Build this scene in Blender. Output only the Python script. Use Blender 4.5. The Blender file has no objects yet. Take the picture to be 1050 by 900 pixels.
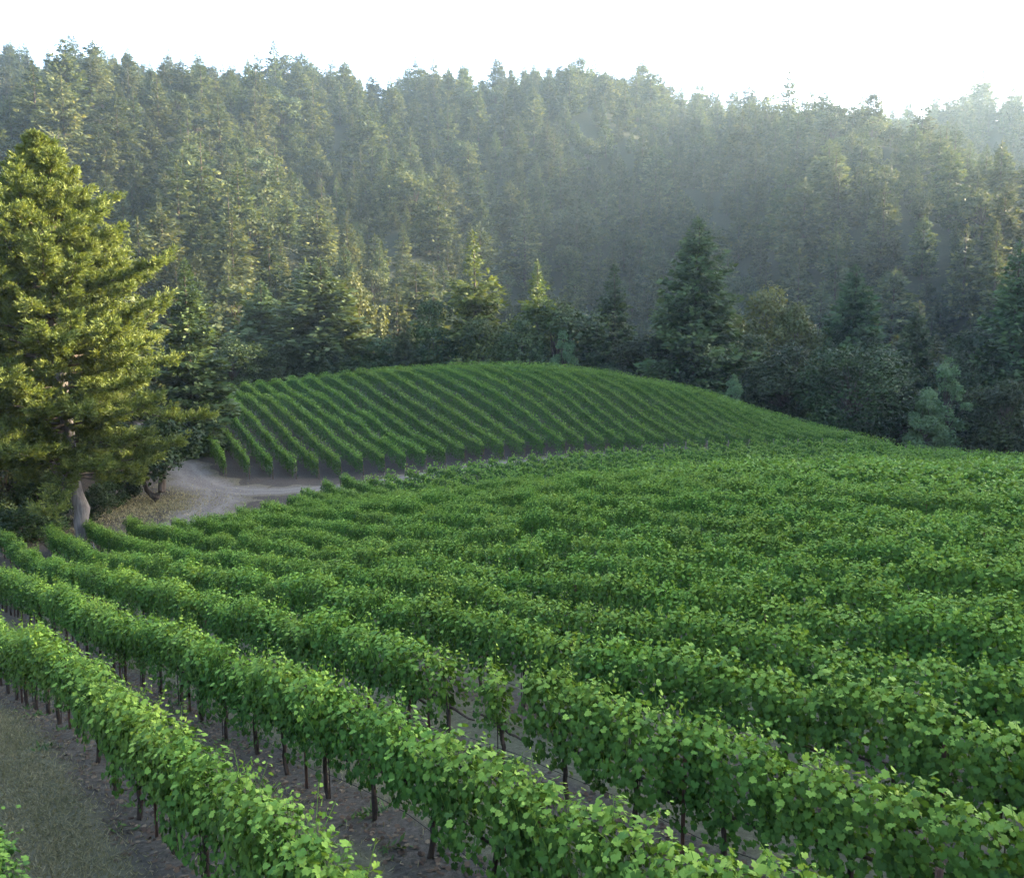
import bpy, math, random
import numpy as np
from mathutils import Vector, Matrix

S = bpy.context.scene
COL = S.collection
R = math.radians
rng = np.random.default_rng(7)

# ------------------------------------------------------------------ helpers
def tag(o, label=None, cat=None, group=None, kind=None):
    if label: o['label'] = label
    if cat: o['category'] = cat
    if group: o['group'] = group
    if kind: o['kind'] = kind
    return o

def np_mesh(name, V, F, mats, tint=None, midx=None, smooth=False):
    """V (n,3); F list of (m,3)/(m,4) index arrays; tint one float per face"""
    me = bpy.data.meshes.new(name)
    V = np.asarray(V, np.float32)
    me.vertices.add(len(V)); me.vertices.foreach_set('co', V.ravel())
    F = [np.asarray(f, np.int32) for f in F if len(f)]
    loops = np.concatenate([f.ravel() for f in F])
    tot = np.concatenate([np.full(len(f), f.shape[1], np.int32) for f in F])
    st = np.concatenate([[0], np.cumsum(tot)[:-1]]).astype(np.int32)
    me.loops.add(len(loops)); me.loops.foreach_set('vertex_index', loops)
    me.polygons.add(len(tot)); me.polygons.foreach_set('loop_start', st); me.polygons.foreach_set('loop_total', tot)
    for m in (mats if isinstance(mats, (list, tuple)) else [mats]): me.materials.append(m)
    if midx is not None: me.polygons.foreach_set('material_index', np.asarray(midx, np.int32))
    if smooth: me.polygons.foreach_set('use_smooth', np.ones(len(tot), bool))
    if tint is not None:
        a = me.attributes.new('tint', 'FLOAT', 'FACE'); a.data.foreach_set('value', np.asarray(tint, np.float32))
    me.update(calc_edges=True); me.validate(verbose=False)
    return me

def link(name, me, parent=None, loc=(0, 0, 0), rotz=0.0, scale=None):
    o = bpy.data.objects.new(name, me); COL.objects.link(o)
    o.location = loc; o.rotation_euler = (0, 0, rotz)
    if scale is not None: o.scale = scale if hasattr(scale, '__len__') else (scale,) * 3
    if parent is not None: o.parent = parent
    return o

def empty(name, loc=(0, 0, 0), rotz=0.0, scale=1.0):
    o = bpy.data.objects.new(name, None); COL.objects.link(o)
    o.location = loc; o.rotation_euler = (0, 0, rotz); o.scale = (scale,) * 3
    o.empty_display_size = 0.3
    return o

class Acc:
    """collects pieces for one mesh"""
    def __init__(s): s.V = []; s.F3 = []; s.F4 = []; s.t3 = []; s.t4 = []; s.m3 = []; s.m4 = []; s.n = 0
    def add(s, V, F, tint=0.5, m=0):
        V = np.asarray(V, np.float32).reshape(-1, 3); F = np.asarray(F, np.int32)
        s.V.append(V)
        t = np.broadcast_to(np.asarray(tint, np.float32), (len(F),)); mm = np.full(len(F), m, np.int32)
        if F.shape[1] == 3: s.F3.append(F + s.n); s.t3.append(t); s.m3.append(mm)
        else: s.F4.append(F + s.n); s.t4.append(t); s.m4.append(mm)
        s.n += len(V)
    def mesh(s, name, mats, smooth=False):
        F = []; t = []; m = []
        if s.F3: F.append(np.concatenate(s.F3)); t += s.t3; m += s.m3
        if s.F4: F.append(np.concatenate(s.F4)); t += s.t4; m += s.m4
        return np_mesh(name, np.concatenate(s.V), F, mats, np.concatenate(t), np.concatenate(m), smooth)

def tube(acc, pts, rad, n=7, tint=0.5, m=0, cap=True):
    pts = np.asarray(pts, float); k = len(pts); rad = np.broadcast_to(np.asarray(rad, float), (k,))
    tg = np.gradient(pts, axis=0); tg /= np.linalg.norm(tg, axis=1)[:, None] + 1e-9
    ref = np.where(np.abs(tg[:, 2:3]) > .9, np.array([[1., 0, 0]]), np.array([[0, 0, 1.]]))
    a = np.cross(tg, ref); a /= np.linalg.norm(a, axis=1)[:, None] + 1e-9
    b = np.cross(tg, a)
    th = np.arange(n) * 2 * np.pi / n
    V = pts[:, None, :] + rad[:, None, None] * (np.cos(th)[None, :, None] * a[:, None, :] + np.sin(th)[None, :, None] * b[:, None, :])
    i = np.arange(k - 1)[:, None] * n; j = np.arange(n)[None, :]; j2 = (j + 1) % n
    F = np.stack([i + j, i + j2, i + n + j2, i + n + j], -1).reshape(-1, 4)
    acc.add(V.reshape(-1, 3), F, tint, m)
    if cap:
        c = V[-1]; acc.add(np.vstack([c, pts[-1:]]), [(q, (q + 1) % n, n) for q in range(n)], tint, m)

def unit(v): return v / (np.linalg.norm(v, axis=-1, keepdims=True) + 1e-9)

def frames(dirs, nrm):
    """x along dirs, z near nrm"""
    x = unit(dirs); y = unit(np.cross(nrm, x)); z = np.cross(x, y)
    return x, y, z

def cards(acc, pos, dirs, nrm, ln, wd, tint, m=0, fold=0.0):
    """kite shaped needle sprays / leaves, one folded quad each"""
    n = len(pos); x, y, z = frames(dirs, nrm)
    ln = np.broadcast_to(ln, (n,))[:, None]; wd = np.broadcast_to(wd, (n,))[:, None]
    V = np.stack([pos, pos + x * ln * .45 + y * wd * .5 - z * wd * fold, pos + x * ln, pos + x * ln * .45 - y * wd * .5 - z * wd * fold], 1)
    acc.add(V.reshape(-1, 3), np.arange(n * 4).reshape(-1, 4), tint, m)

_LA = np.radians([0, 28, 52, 78, 104, 132, 158, 180, 202, 228, 256, 282, 308, 332])
_LR = np.array([1.0, .70, .92, .66, .86, .62, .60, .12, .60, .62, .86, .66, .92, .70])
def vine_leaves(acc, pos, dirs, nrm, size, tint, m=0):
    """lobed grape leaves: a 14 point fan with drooping rim"""
    n = len(pos); x, y, z = frames(dirs, nrm)
    s = np.asarray(size)[:, None, None] * .58
    ox = (np.cos(_LA) * _LR)[None, :, None]; oy = (np.sin(_LA) * _LR * 1.02)[None, :, None]
    r2 = (_LR ** 2)[None, :, None]
    dz = -.22 * r2 + .18 * np.abs(oy) + .06 * np.sin(_LA * 3)[None, :, None]
    c = pos[:, None, :] + x[:, None, :] * s * .35
    rim = c + s * (ox * x[:, None, :] + oy * y[:, None, :] + dz * z[:, None, :])
    V = np.concatenate([c, rim], 1); k = len(_LA)
    f = np.array([(0, 1 + q, 1 + (q + 1) % k) for q in range(k)])
    F = (np.arange(n)[:, None, None] * (k + 1) + f[None]).reshape(-1, 3)
    acc.add(V.reshape(-1, 3), F, np.repeat(tint, k), m)

# ------------------------------------------------------------------ materials
def new_mat(name):
    m = bpy.data.materials.new(name); m.use_nodes = True
    nt = m.node_tree; nt.nodes.clear()
    out = nt.nodes.new('ShaderNodeOutputMaterial')
    return m, nt, out

def N(nt, t, **kw):
    n = nt.nodes.new(t)
    for k, v in kw.items():
        if k.startswith('i_'): n.inputs[k[2:].replace('_', ' ')].default_value = v
        else: setattr(n, k, v)
    return n

def ramp(nt, stops):
    r = nt.nodes.new('ShaderNodeValToRGB'); e = r.color_ramp.elements
    while len(e) < len(stops): e.new(.5)
    for q, (p, c) in zip(e, stops): q.position = p; q.color = (*c, 1)
    return r

def foliage_mat(name, stops, trans=.3, rough=.55, spec=.25, objvar=.12, huevar=.02, tcol=(1.25, 1.15, .6)):
    m, nt, out = new_mat(name); L = nt.links.new
    at = N(nt, 'ShaderNodeAttribute', attribute_name='tint')
    oi = N(nt, 'ShaderNodeObjectInfo')
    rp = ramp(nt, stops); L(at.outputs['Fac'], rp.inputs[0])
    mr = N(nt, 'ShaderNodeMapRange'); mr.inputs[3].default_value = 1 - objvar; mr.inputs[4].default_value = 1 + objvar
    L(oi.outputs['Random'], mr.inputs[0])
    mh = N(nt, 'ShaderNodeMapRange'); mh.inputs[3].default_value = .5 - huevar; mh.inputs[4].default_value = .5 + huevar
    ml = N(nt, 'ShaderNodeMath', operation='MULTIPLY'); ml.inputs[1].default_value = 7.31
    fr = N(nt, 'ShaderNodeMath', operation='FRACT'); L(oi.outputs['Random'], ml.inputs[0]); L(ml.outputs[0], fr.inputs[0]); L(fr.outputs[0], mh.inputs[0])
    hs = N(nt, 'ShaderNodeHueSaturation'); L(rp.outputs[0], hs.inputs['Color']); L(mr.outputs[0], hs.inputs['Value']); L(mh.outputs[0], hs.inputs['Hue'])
    p = N(nt, 'ShaderNodeBsdfPrincipled'); p.inputs['Roughness'].default_value = rough; p.inputs['Specular IOR Level'].default_value = spec
    L(hs.outputs[0], p.inputs['Base Color'])
    tm = N(nt, 'ShaderNodeMix', data_type='RGBA', blend_type='MULTIPLY'); tm.inputs[0].default_value = 1; tm.inputs[7].default_value = (*tcol, 1)
    L(hs.outputs[0], tm.inputs[6])
    t = N(nt, 'ShaderNodeBsdfTranslucent'); L(tm.outputs[2], t.inputs['Color'])
    mx = N(nt, 'ShaderNodeMixShader'); mx.inputs[0].default_value = trans
    L(p.outputs[0], mx.inputs[1]); L(t.outputs[0], mx.inputs[2]); L(mx.outputs[0], out.inputs[0])
    return m

def bark_mat(name, c1, c2, scale=6.0, stretch=(1, 1, .25), bump=.6):
    m, nt, out = new_mat(name); L = nt.links.new
    tc = N(nt, 'ShaderNodeTexCoord'); mp = N(nt, 'ShaderNodeMapping'); mp.inputs['Scale'].default_value = stretch
    L(tc.outputs['Object'], mp.inputs[0])
    n1 = N(nt, 'ShaderNodeTexNoise'); n1.inputs['Scale'].default_value = scale; n1.inputs['Detail'].default_value = 6; L(mp.outputs[0], n1.inputs['Vector'])
    rp = ramp(nt, [(.3, c1), (.7, c2)]); L(n1.outputs[0], rp.inputs[0])
    p = N(nt, 'ShaderNodeBsdfPrincipled'); p.inputs['Roughness'].default_value = .9; p.inputs['Specular IOR Level'].default_value = .15
    L(rp.outputs[0], p.inputs['Base Color'])
    b = N(nt, 'ShaderNodeBump'); b.inputs['Strength'].default_value = bump; b.inputs['Distance'].default_value = .05
    L(n1.outputs[0], b.inputs['Height']); L(b.outputs[0], p.inputs['Normal']); L(p.outputs[0], out.inputs[0])
    return m

M = {}
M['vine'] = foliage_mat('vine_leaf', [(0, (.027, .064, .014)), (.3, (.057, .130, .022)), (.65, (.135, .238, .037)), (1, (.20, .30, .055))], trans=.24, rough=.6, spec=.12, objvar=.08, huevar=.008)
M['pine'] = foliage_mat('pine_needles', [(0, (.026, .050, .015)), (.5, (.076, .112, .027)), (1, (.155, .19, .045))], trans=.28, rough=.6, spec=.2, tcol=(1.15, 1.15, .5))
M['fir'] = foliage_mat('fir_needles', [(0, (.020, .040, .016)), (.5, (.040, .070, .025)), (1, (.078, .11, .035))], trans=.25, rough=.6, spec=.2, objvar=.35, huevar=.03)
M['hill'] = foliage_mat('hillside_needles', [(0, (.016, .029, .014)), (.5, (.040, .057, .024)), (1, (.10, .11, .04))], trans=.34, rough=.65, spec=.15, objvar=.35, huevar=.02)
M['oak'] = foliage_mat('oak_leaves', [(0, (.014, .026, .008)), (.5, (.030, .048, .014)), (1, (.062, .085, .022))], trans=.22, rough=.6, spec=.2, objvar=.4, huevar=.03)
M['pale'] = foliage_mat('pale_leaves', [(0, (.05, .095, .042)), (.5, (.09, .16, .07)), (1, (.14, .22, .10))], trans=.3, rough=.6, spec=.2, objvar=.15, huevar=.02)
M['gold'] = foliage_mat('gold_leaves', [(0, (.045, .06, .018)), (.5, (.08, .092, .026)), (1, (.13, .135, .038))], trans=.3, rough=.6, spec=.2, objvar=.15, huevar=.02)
M['bark'] = bark_mat('bark', (.030, .023, .018), (.085, .068, .056))
M['limb'] = bark_mat('limb_bark', (.05, .043, .036), (.13, .105, .085))
M['palebark'] = bark_mat('pale_bark', (.06, .054, .052), (.19, .175, .168), scale=5.5, stretch=(1, 1, .18), bump=1.0)
M['vinebark'] = bark_mat('vine_bark', (.025, .018, .014), (.075, .055, .042), scale=25)
M['post'] = bark_mat('post_rust', (.05, .028, .020), (.13, .075, .05), scale=14, bump=.3)
M['wood'] = bark_mat('post_wood', (.10, .085, .07), (.22, .19, .16), scale=9)
M['hose'] = bark_mat('hose', (.012, .012, .013), (.03, .03, .032), scale=9, bump=0)
M['grass'] = foliage_mat('dry_grass', [(0, (.13, .12, .065)), (.6, (.225, .20, .115)), (1, (.34, .295, .185))], trans=.2, rough=.8, spec=.1)
M['litter'] = foliage_mat('fallen_leaf', [(0, (.055, .036, .028)), (.6, (.105, .068, .048)), (1, (.18, .135, .095))], trans=.05, rough=.8, spec=.1)
M['weed'] = foliage_mat('weed_leaf', [(0, (.05, .09, .03)), (1, (.10, .16, .05))], trans=.2, rough=.7, spec=.1)
HAZE, SKY, SUN, EXPO = .00016, .15, 5.0, 3.2
# ------------------------------------------------------------------ terrain
# surveyed ground points (metres, camera at the origin)
CP = np.array([(-14.6,24.3,-10.24),(-12.1,20.9,-9.27),(-8.7,16.6,-7.90),(-6.3,13.6,-7.65),(-4.1,10.8,-7.22),(-3.0,9.4,-6.94),(-2.2,8.4,-6.82),(-1.3,7.2,-6.60),(-21.7,37.2,-12.37),(-14.2,27.6,-10.19),(-10.1,22.3,-9.28),(-6.1,17.2,-8.27),(-3.4,13.7,-7.53),(-1.9,11.9,-7.01),(-1.0,10.7,-6.85),(-0.1,9.6,-6.81),(0.8,8.4,-6.55),(1.4,7.6,-6.42),(-25.6,46.1,-13.82),(-13.3,30.3,-10.50),(-7.1,22.4,-8.84),(-3.1,17.3,-7.77),(-1.0,14.6,-7.39),(0.6,12.6,-6.95),(1.8,11.0,-6.77),(3.1,9.3,-6.49),(3.9,8.3,-6.16),(4.6,7.5,-5.99),(-24.5,48.6,-13.67),(-14.4,35.7,-11.26),(-6.6,25.6,-9.24),(-2.2,20.0,-8.06),(0.1,17.1,-7.54),(2.0,14.6,-7.19),(3.6,12.6,-6.77),(4.8,11.1,-6.55),(5.7,9.9,-6.42),(-21.0,48.0,-13.36),(-11.0,35.2,-10.93),(-5.1,27.7,-9.39),(-1.6,23.1,-8.53),(0.8,20.1,-7.96),(2.4,18.0,-7.66),(4.0,15.9,-7.22),(5.6,13.9,-6.84),(6.8,12.4,-6.77),(-23.3,54.9,-14.09),(-14.9,44.1,-12.18),(-9.1,36.7,-10.84),(-5.5,32.0,-9.87),(-2.7,28.4,-9.28),(-0.1,25.2,-8.72),(2.4,22.0,-8.06),(4.4,19.4,-7.68),(5.8,17.5,-7.30),(6.9,16.1,-6.99),(7.9,14.9,-6.78),(8.5,14.1,-6.68),(-23.0,58.3,-14.36),(-17.0,50.6,-12.89),(-14.4,47.3,-12.32),(-11.5,43.6,-11.70),(-8.5,39.8,-11.09),(-6.1,36.7,-10.62),(-4.0,34.1,-10.14),(-2.2,31.7,-9.65),(-1.1,30.3,-9.41),(-20.9,59.5,-14.21),(-1.0,34.0,-9.51),(-19.5,61.7,-14.16),(-1.1,38.1,-9.80),(-18.5,64.3,-14.24),(-1.2,42.1,-10.21),(-17.1,66.3,-14.18),(-1.3,46.2,-10.48),(-16.9,70.0,-14.30),(-1.4,50.2,-10.90),(-15.9,72.6,-14.10),(-1.5,54.3,-11.19),(-13.8,70.0,-14.37),(-14.7,75.0,-14.16),(-13.0,76.8,-14.37),(-8.8,71.3,-14.45),(-11.4,78.6,-14.39),(-9.8,80.4,-14.31),(-3.9,72.8,-14.55),(-7.8,81.8,-14.25),(-1.5,73.7,-14.45),(-6.2,83.6,-14.25),(-4.2,85.0,-14.25),(-2.3,86.5,-14.37),(-0.3,87.8,-14.16),(5.9,91.5,-14.06),(14.5,96.1,-14.03),(27.2,99.3,-13.88),(38.7,100.2,-13.87),(-27.1,83.0,-14.47),(-29.3,87.0,-13.31),(-24.6,83.0,-14.57),(-29.5,91.8,-13.12),(-34.0,100.0,-11.56),(-22.3,83.3,-14.62),(-26.7,91.3,-13.78),(-31.7,100.3,-11.93),(-35.4,107.0,-11.06),(-41.5,118.0,-10.56),(-21.1,85.7,-14.69),(-26.3,95.1,-13.32),(-32.7,106.6,-11.26),(-35.9,112.5,-10.15),(-18.9,86.3,-14.78),(-24.5,96.4,-13.48),(-30.5,107.1,-11.18),(-38.0,120.8,-10.24),(-17.3,87.9,-14.83),(-22.6,97.4,-13.17),(-29.1,109.2,-11.00),(-15.4,89.0,-14.59),(-20.6,98.4,-13.06),(-25.9,108.0,-11.50),(-32.8,120.5,-10.22),(-13.4,90.0,-14.54),(-18.5,99.2,-13.16),(-24.3,109.7,-11.41),(-30.5,120.8,-9.97),(-11.7,91.4,-14.42),(-13.2,94.1,-13.84),(-17.7,102.3,-12.36),(-23.5,112.7,-10.67),(-29.5,123.6,-9.34),(-9.7,92.5,-14.36),(-14.0,100.1,-13.49),(-18.8,108.8,-11.70),(-24.9,119.8,-9.77),(-7.3,92.5,-14.16),(-5.6,94.0,-14.04),(-10.2,102.3,-12.71),(-16.4,113.6,-10.49),(-3.3,94.4,-13.88),(-1.4,95.5,-13.81),(0.8,96.2,-13.68),(2.9,96.8,-13.53),(5.0,97.6,-13.41),(7.1,98.3,-13.27),(3.8,104.3,-10.93),(-1.5,113.9,-8.23),(9.3,98.9,-13.24),(11.3,99.9,-13.23),(15.5,101.3,-13.06),(17.7,102.0,-12.79),(26.3,104.6,-13.07),(-30.3,127.0,-8.42),(-23.2,127.0,-7.71),(-17.5,126.0,-7.25),(-10.5,126.0,-6.83),(-4.9,126.0,-6.55),(0.7,126.0,-6.61),(6.2,125.0,-6.79),(10.3,124.0,-7.16),(14.3,122.0,-7.61),(18.7,120.0,-8.45),(22.8,117.0,-9.19),(29.3,114.0,-11.28),(35.1,110.0,-13.04),(40.4,105.0,-14.06),(-38.1,121.0,-9.17),(57.7,98.0,-15.49),(35.4,60.0,-10.88),(24.4,58.0,-10.45),(14.2,56.0,-10.41),(5.9,55.0,-10.69),
 (-3,63,-13.8),(-9,62,-13.6),(5,64,-13.9),(15,66,-13.7),(26,69,-13.2),(38,72,-13.0),(50,72,-13.4),(2,72,-14.5),(12,78,-14.4),(24,84,-14.2),(0,-12,-4.6),(-14,0,-6.6),(14,-6,-4.2),(-30,15,-10.6),(25,5,-5.6),(40,25,-7.4),(60,50,-10.0),(-8,2,-6.4),(20,20,-6.9),(34,40,-9.0),
 (-50,40,-13.6),(-45,62,-14.4),(-34,60,-14.6),(-29,57,-14.3),(-27,68,-14.2),(-40,80,-13.8),(-31,80,-14.1),(-55,95,-12.5),(-42,96,-13.2),(-60,120,-12.5),(-48,118,-11.5),
 (-18,77,-14.35),(-10,84,-14.5),(-23,73,-14.3),(-3,90,-14.3),(6,95,-14.0),
 (70,92,-17),(90,70,-15),(52,106,-16.5),(80,110,-18),(-55,140,-14),(-30,140,-12),(-5,140,-10.5),(20,138,-12.5),(45,125,-16.5),(60,140,-18),(0,158,-16),(30,158,-18),(-30,160,-17),(-60,165,-17),(65,165,-19)], float)
_sc = 50.0
def _phi(r2): return np.where(r2 > 1e-12, .5 * r2 * np.log(np.maximum(r2, 1e-12)), 0)
def _tps():
    X = CP[:, :2] / _sc; n = len(X)
    K = _phi(((X[:, None] - X[None]) ** 2).sum(-1))
    dist = np.hypot(CP[:, 0], CP[:, 1])
    lam = np.diag(1e-4 + 6e-4 * (dist / 80))
    P = np.hstack([np.ones((n, 1)), X])
    A = np.zeros((n + 3, n + 3)); A[:n, :n] = K + lam; A[:n, n:] = P; A[n:, :n] = P.T
    return np.linalg.solve(A, np.concatenate([CP[:, 2], np.zeros(3)]))
_W = _tps()
def near_h(x, y):
    x = np.asarray(x, float); y = np.asarray(y, float); sh = x.shape
    q = np.stack([x.ravel(), y.ravel()], 1) / _sc; out = np.empty(len(q))
    for i in range(0, len(q), 20000):
        b = q[i:i + 20000]
        out[i:i + 20000] = _phi(((b[:, None] - CP[None, :, :2] / _sc) ** 2).sum(-1)) @ _W[:-3] + _W[-3] + b @ _W[-2:]
    return out.reshape(sh)
def sstep(a, b, x):
    t = np.clip((x - a) / (b - a), 0, 1); return t * t * (3 - 2 * t)

SUN_AZ, SUN_EL = R(72), R(18)
_se = np.array([math.sin(SUN_AZ), math.cos(SUN_AZ)]); _sn = np.array([-_se[1], _se[0]])
# skyline heights (bearing tangent -> ridge height above the camera) and distance
_ra = np.array([-1.2, -.62, -.58, -.53, -.45, -.38, -.31, -.23, -.16, -.10, -.03, .05, .13, .20, .27, .34, .40, .46, .52, .58, .68, .9, 1.4])
_rp = np.array([72, 80, 84, 88, 101, 106, 108, 105, 118, 110, 107, 102, 118, 134, 141, 156, 156, 136, 133, 138, 146, 150, 150.])
def mountain(x, y):
    a = np.clip(x / np.maximum(y, 40), -1.4, 1.4)
    D = 610 + 40 * np.sin(a * 6 + .6) + 25 * np.sin(a * 15)
    zr = D * (340 - np.interp(a, _ra, _rp)) / 900 * 1.005
    q = (y - 150) / (D - 150)
    qc = np.clip(q, 0, 1)
    g = .62 * qc ** 1.35 + .38 * (sstep(.0, 1.0, qc))
    z = -19 + (zr + 19) * g
    env = np.clip(qc * 4, 0, 1) * np.clip((1 - qc) * 2.2, 0, 1) ** 1.3
    zr = zr
    z = z + env * (21 * np.sin(x / 47 + y / 150 + 2.3) + 9 * np.sin(x / 25 - y / 90) + 4 * np.sin(x / 11 + y / 37 + 2))
    z = z - np.clip(q - 1, 0, 10) * 160
    return z
def side_hill(x, y):
    u = x * _sn[0] + y * _sn[1]; v = x * _se[0] + y * _se[1]
    top = 66 + 2 * np.sin(u / 19) + 2 * np.sin(u / 7.5 + 1)
    env = sstep(-230, -120, u) * (1 - sstep(125, 190, u))
    prof = np.where(v < 235, sstep(140, 235, v), 1 - .5 * sstep(235, 400, v))
    return -19 + (top + 19) * env * prof
def height(x, y):
    x = np.asarray(x, float); y = np.asarray(y, float)
    far = mountain(x, y)
    w = np.maximum(sstep(132, 172, y), np.maximum(sstep(75, 115, x), np.maximum(sstep(55, 95, -x - .15 * np.minimum(y, 100)), sstep(20, 60, -y))))
    base = near_h(np.clip(x, -90, 110), np.clip(y, -40, 175)) * (1 - w) + far * w
    # unseen hills added left and behind to block low sky light
    dl = np.maximum(-x - 95 - .62 * np.maximum(y, 0), 0); db = np.maximum(-y - 55, 0); dr = np.where(y < 0, np.maximum(x - 120, 0), 0)
    base = base + np.minimum(.62 * np.hypot(dl, db), 170) + .2 * np.minimum(dr, 200)
    sh = side_hill(x, y)
    return np.where(sh > base - 3, np.maximum(base, sh) + np.maximum(0, 3 - np.abs(base - sh)) ** 2 / 12, base)

def axis(segs):
    out = []
    for a, b, st in segs: out.append(np.arange(a, b, st))
    return np.concatenate(out + [[segs[-1][1]]])
gx = axis([(-640, -120, 14), (-120, -62, 4), (-62, 75, .9), (75, 160, 4), (160, 640, 14)])
gy = axis([(-160, -80, 20), (-80, -14, 6), (-14, 132, .9), (132, 200, 4), (200, 860, 12)])
GX, GY = np.meshgrid(gx, gy); GZ = height(GX, GY)
GZ += .05 * np.sin(GX * 1.7 + 3 * np.sin(GY * .9)) * np.sin(GY * 1.3) * (np.abs(GX) < 60)
def gz(x, y):
    """height of the built sheet (bilinear)"""
    x = np.asarray(x, float); y = np.asarray(y, float)
    i = np.clip(np.searchsorted(gx, x) - 1, 0, len(gx) - 2); j = np.clip(np.searchsorted(gy, y) - 1, 0, len(gy) - 2)
    fx = (x - gx[i]) / (gx[i + 1] - gx[i]); fy = (y - gy[j]) / (gy[j + 1] - gy[j])
    return (GZ[j, i] * (1 - fx) + GZ[j, i + 1] * fx) * (1 - fy) + (GZ[j + 1, i] * (1 - fx) + GZ[j + 1, i + 1] * fx) * fy

ROW_AZ, ROW_T0, ROW_W = R(-38), 1.0, 2.4
rd = np.array([math.sin(ROW_AZ), math.cos(ROW_AZ)]); rp_ = np.array([math.cos(ROW_AZ), -math.sin(ROW_AZ)])
HIL_AZ, HIL_T0, HIL_W = R(-29), 16.5, 2.2
hd = np.array([math.sin(HIL_AZ), math.cos(HIL_AZ)]); hp = np.array([math.cos(HIL_AZ), -math.sin(HIL_AZ)])

def ground_mat():
    m, nt, out = new_mat('earth'); L = nt.links.new
    ge = N(nt, 'ShaderNodeNewGeometry')
    def noise(scale, det=5, rough=.6):
        n = N(nt, 'ShaderNodeTexNoise'); n.inputs['Scale'].default_value = scale; n.inputs['Detail'].default_value = det; n.inputs['Roughness'].default_value = rough
        L(ge.outputs['Position'], n.inputs['Vector']); return n
    def math_(op, a, b=None):
        n = N(nt, 'ShaderNodeMath', operation=op)
        for q, v in enumerate((a, b)):
            if v is None: continue
            if isinstance(v, (int, float)): n.inputs[q].default_value = v
            else: L(v, n.inputs[q])
        return n.outputs[0]
    sx = N(nt, 'ShaderNodeSeparateXYZ'); L(ge.outputs['Position'], sx.inputs[0])
    X, Y = sx.outputs[0], sx.outputs[1]
    n1 = noise(.9); n2 = noise(9, 8, .7); n3 = noise(45, 4)
    dirt = ramp(nt, [(.3, (.046, .040, .032)), (.55, (.085, .075, .060)), (.75, (.14, .125, .10))]); L(n2.outputs[0], dirt.inputs[0])
    grs = ramp(nt, [(.3, (.085, .08, .048)), (.55, (.14, .13, .08)), (.8, (.21, .19, .125))]); L(n2.outputs[0], grs.inputs[0])
    # mown strip in the middle of every aisle, bare soil under the vines
    t = math_('ADD', math_('MULTIPLY', X, float(rp_[0])), math_('MULTIPLY', Y, float(rp_[1])))
    ph = math_('FRACT', math_('DIVIDE', math_('SUBTRACT', t, ROW_T0), ROW_W))
    d = math_('ABSOLUTE', math_('SUBTRACT', ph, .5))
    d = math_('ADD', d, math_('MULTIPLY', math_('SUBTRACT', n1.outputs[0], .5), .35))
    mk = N(nt, 'ShaderNodeMapRange'); mk.inputs[1].default_value = .22; mk.inputs[2].default_value = .34; mk.inputs[3].default_value = 1; mk.inputs[4].default_value = 0
    L(d, mk.inputs[0])
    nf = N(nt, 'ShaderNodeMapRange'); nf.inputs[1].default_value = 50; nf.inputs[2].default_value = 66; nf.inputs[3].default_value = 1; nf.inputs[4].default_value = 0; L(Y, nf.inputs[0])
    dk = N(nt, 'ShaderNodeMix', data_type='RGBA', blend_type='MULTIPLY'); dk.inputs[7].default_value = (.6, .58, .6, 1)   # soil darkened past the crest: shade between rows put into its colour
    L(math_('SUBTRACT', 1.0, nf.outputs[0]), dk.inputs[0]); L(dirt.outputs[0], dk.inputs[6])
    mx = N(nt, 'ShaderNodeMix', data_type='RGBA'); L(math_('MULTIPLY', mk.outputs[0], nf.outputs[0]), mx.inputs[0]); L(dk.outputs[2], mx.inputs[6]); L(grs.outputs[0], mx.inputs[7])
    # woodland floor beyond the vineyard
    fl = ramp(nt, [(.35, (.016, .021, .011)), (.6, (.026, .029, .016)), (.8, (.040, .040, .023))]); L(n1.outputs[0], fl.inputs[0])
    wd = N(nt, 'ShaderNodeMapRange'); wd.inputs[1].default_value = 128; wd.inputs[2].default_value = 140
    L(math_('ADD', Y, math_('MULTIPLY', n1.outputs[0], 6.0)), wd.inputs[0])
    mx2 = N(nt, 'ShaderNodeMix', data_type='RGBA'); L(wd.outputs[0], mx2.inputs[0]); L(mx.outputs[2], mx2.inputs[6]); L(fl.outputs[0], mx2.inputs[7])
    p = N(nt, 'ShaderNodeBsdfPrincipled'); p.inputs['Roughness'].default_value = .95; p.inputs['Specular IOR Level'].default_value = .1
    L(mx2.outputs[2], p.inputs['Base Color'])
    b = N(nt, 'ShaderNodeBump'); b.inputs['Strength'].default_value = .7; b.inputs['Distance'].default_value = .08
    L(math_('ADD', n2.outputs[0], math_('MULTIPLY', n3.outputs[0], .4)), b.inputs['Height']); L(b.outputs[0], p.inputs['Normal'])
    L(p.outputs[0], out.inputs[0]); return m
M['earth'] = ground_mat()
nx, ny = len(gx), len(gy)
ii, jj = np.meshgrid(np.arange(nx - 1), np.arange(ny - 1)); q0 = (jj * nx + ii).ravel()
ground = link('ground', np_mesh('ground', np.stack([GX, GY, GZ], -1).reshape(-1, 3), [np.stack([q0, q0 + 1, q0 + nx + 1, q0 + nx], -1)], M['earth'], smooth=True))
tag(ground, kind='structure')

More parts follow.
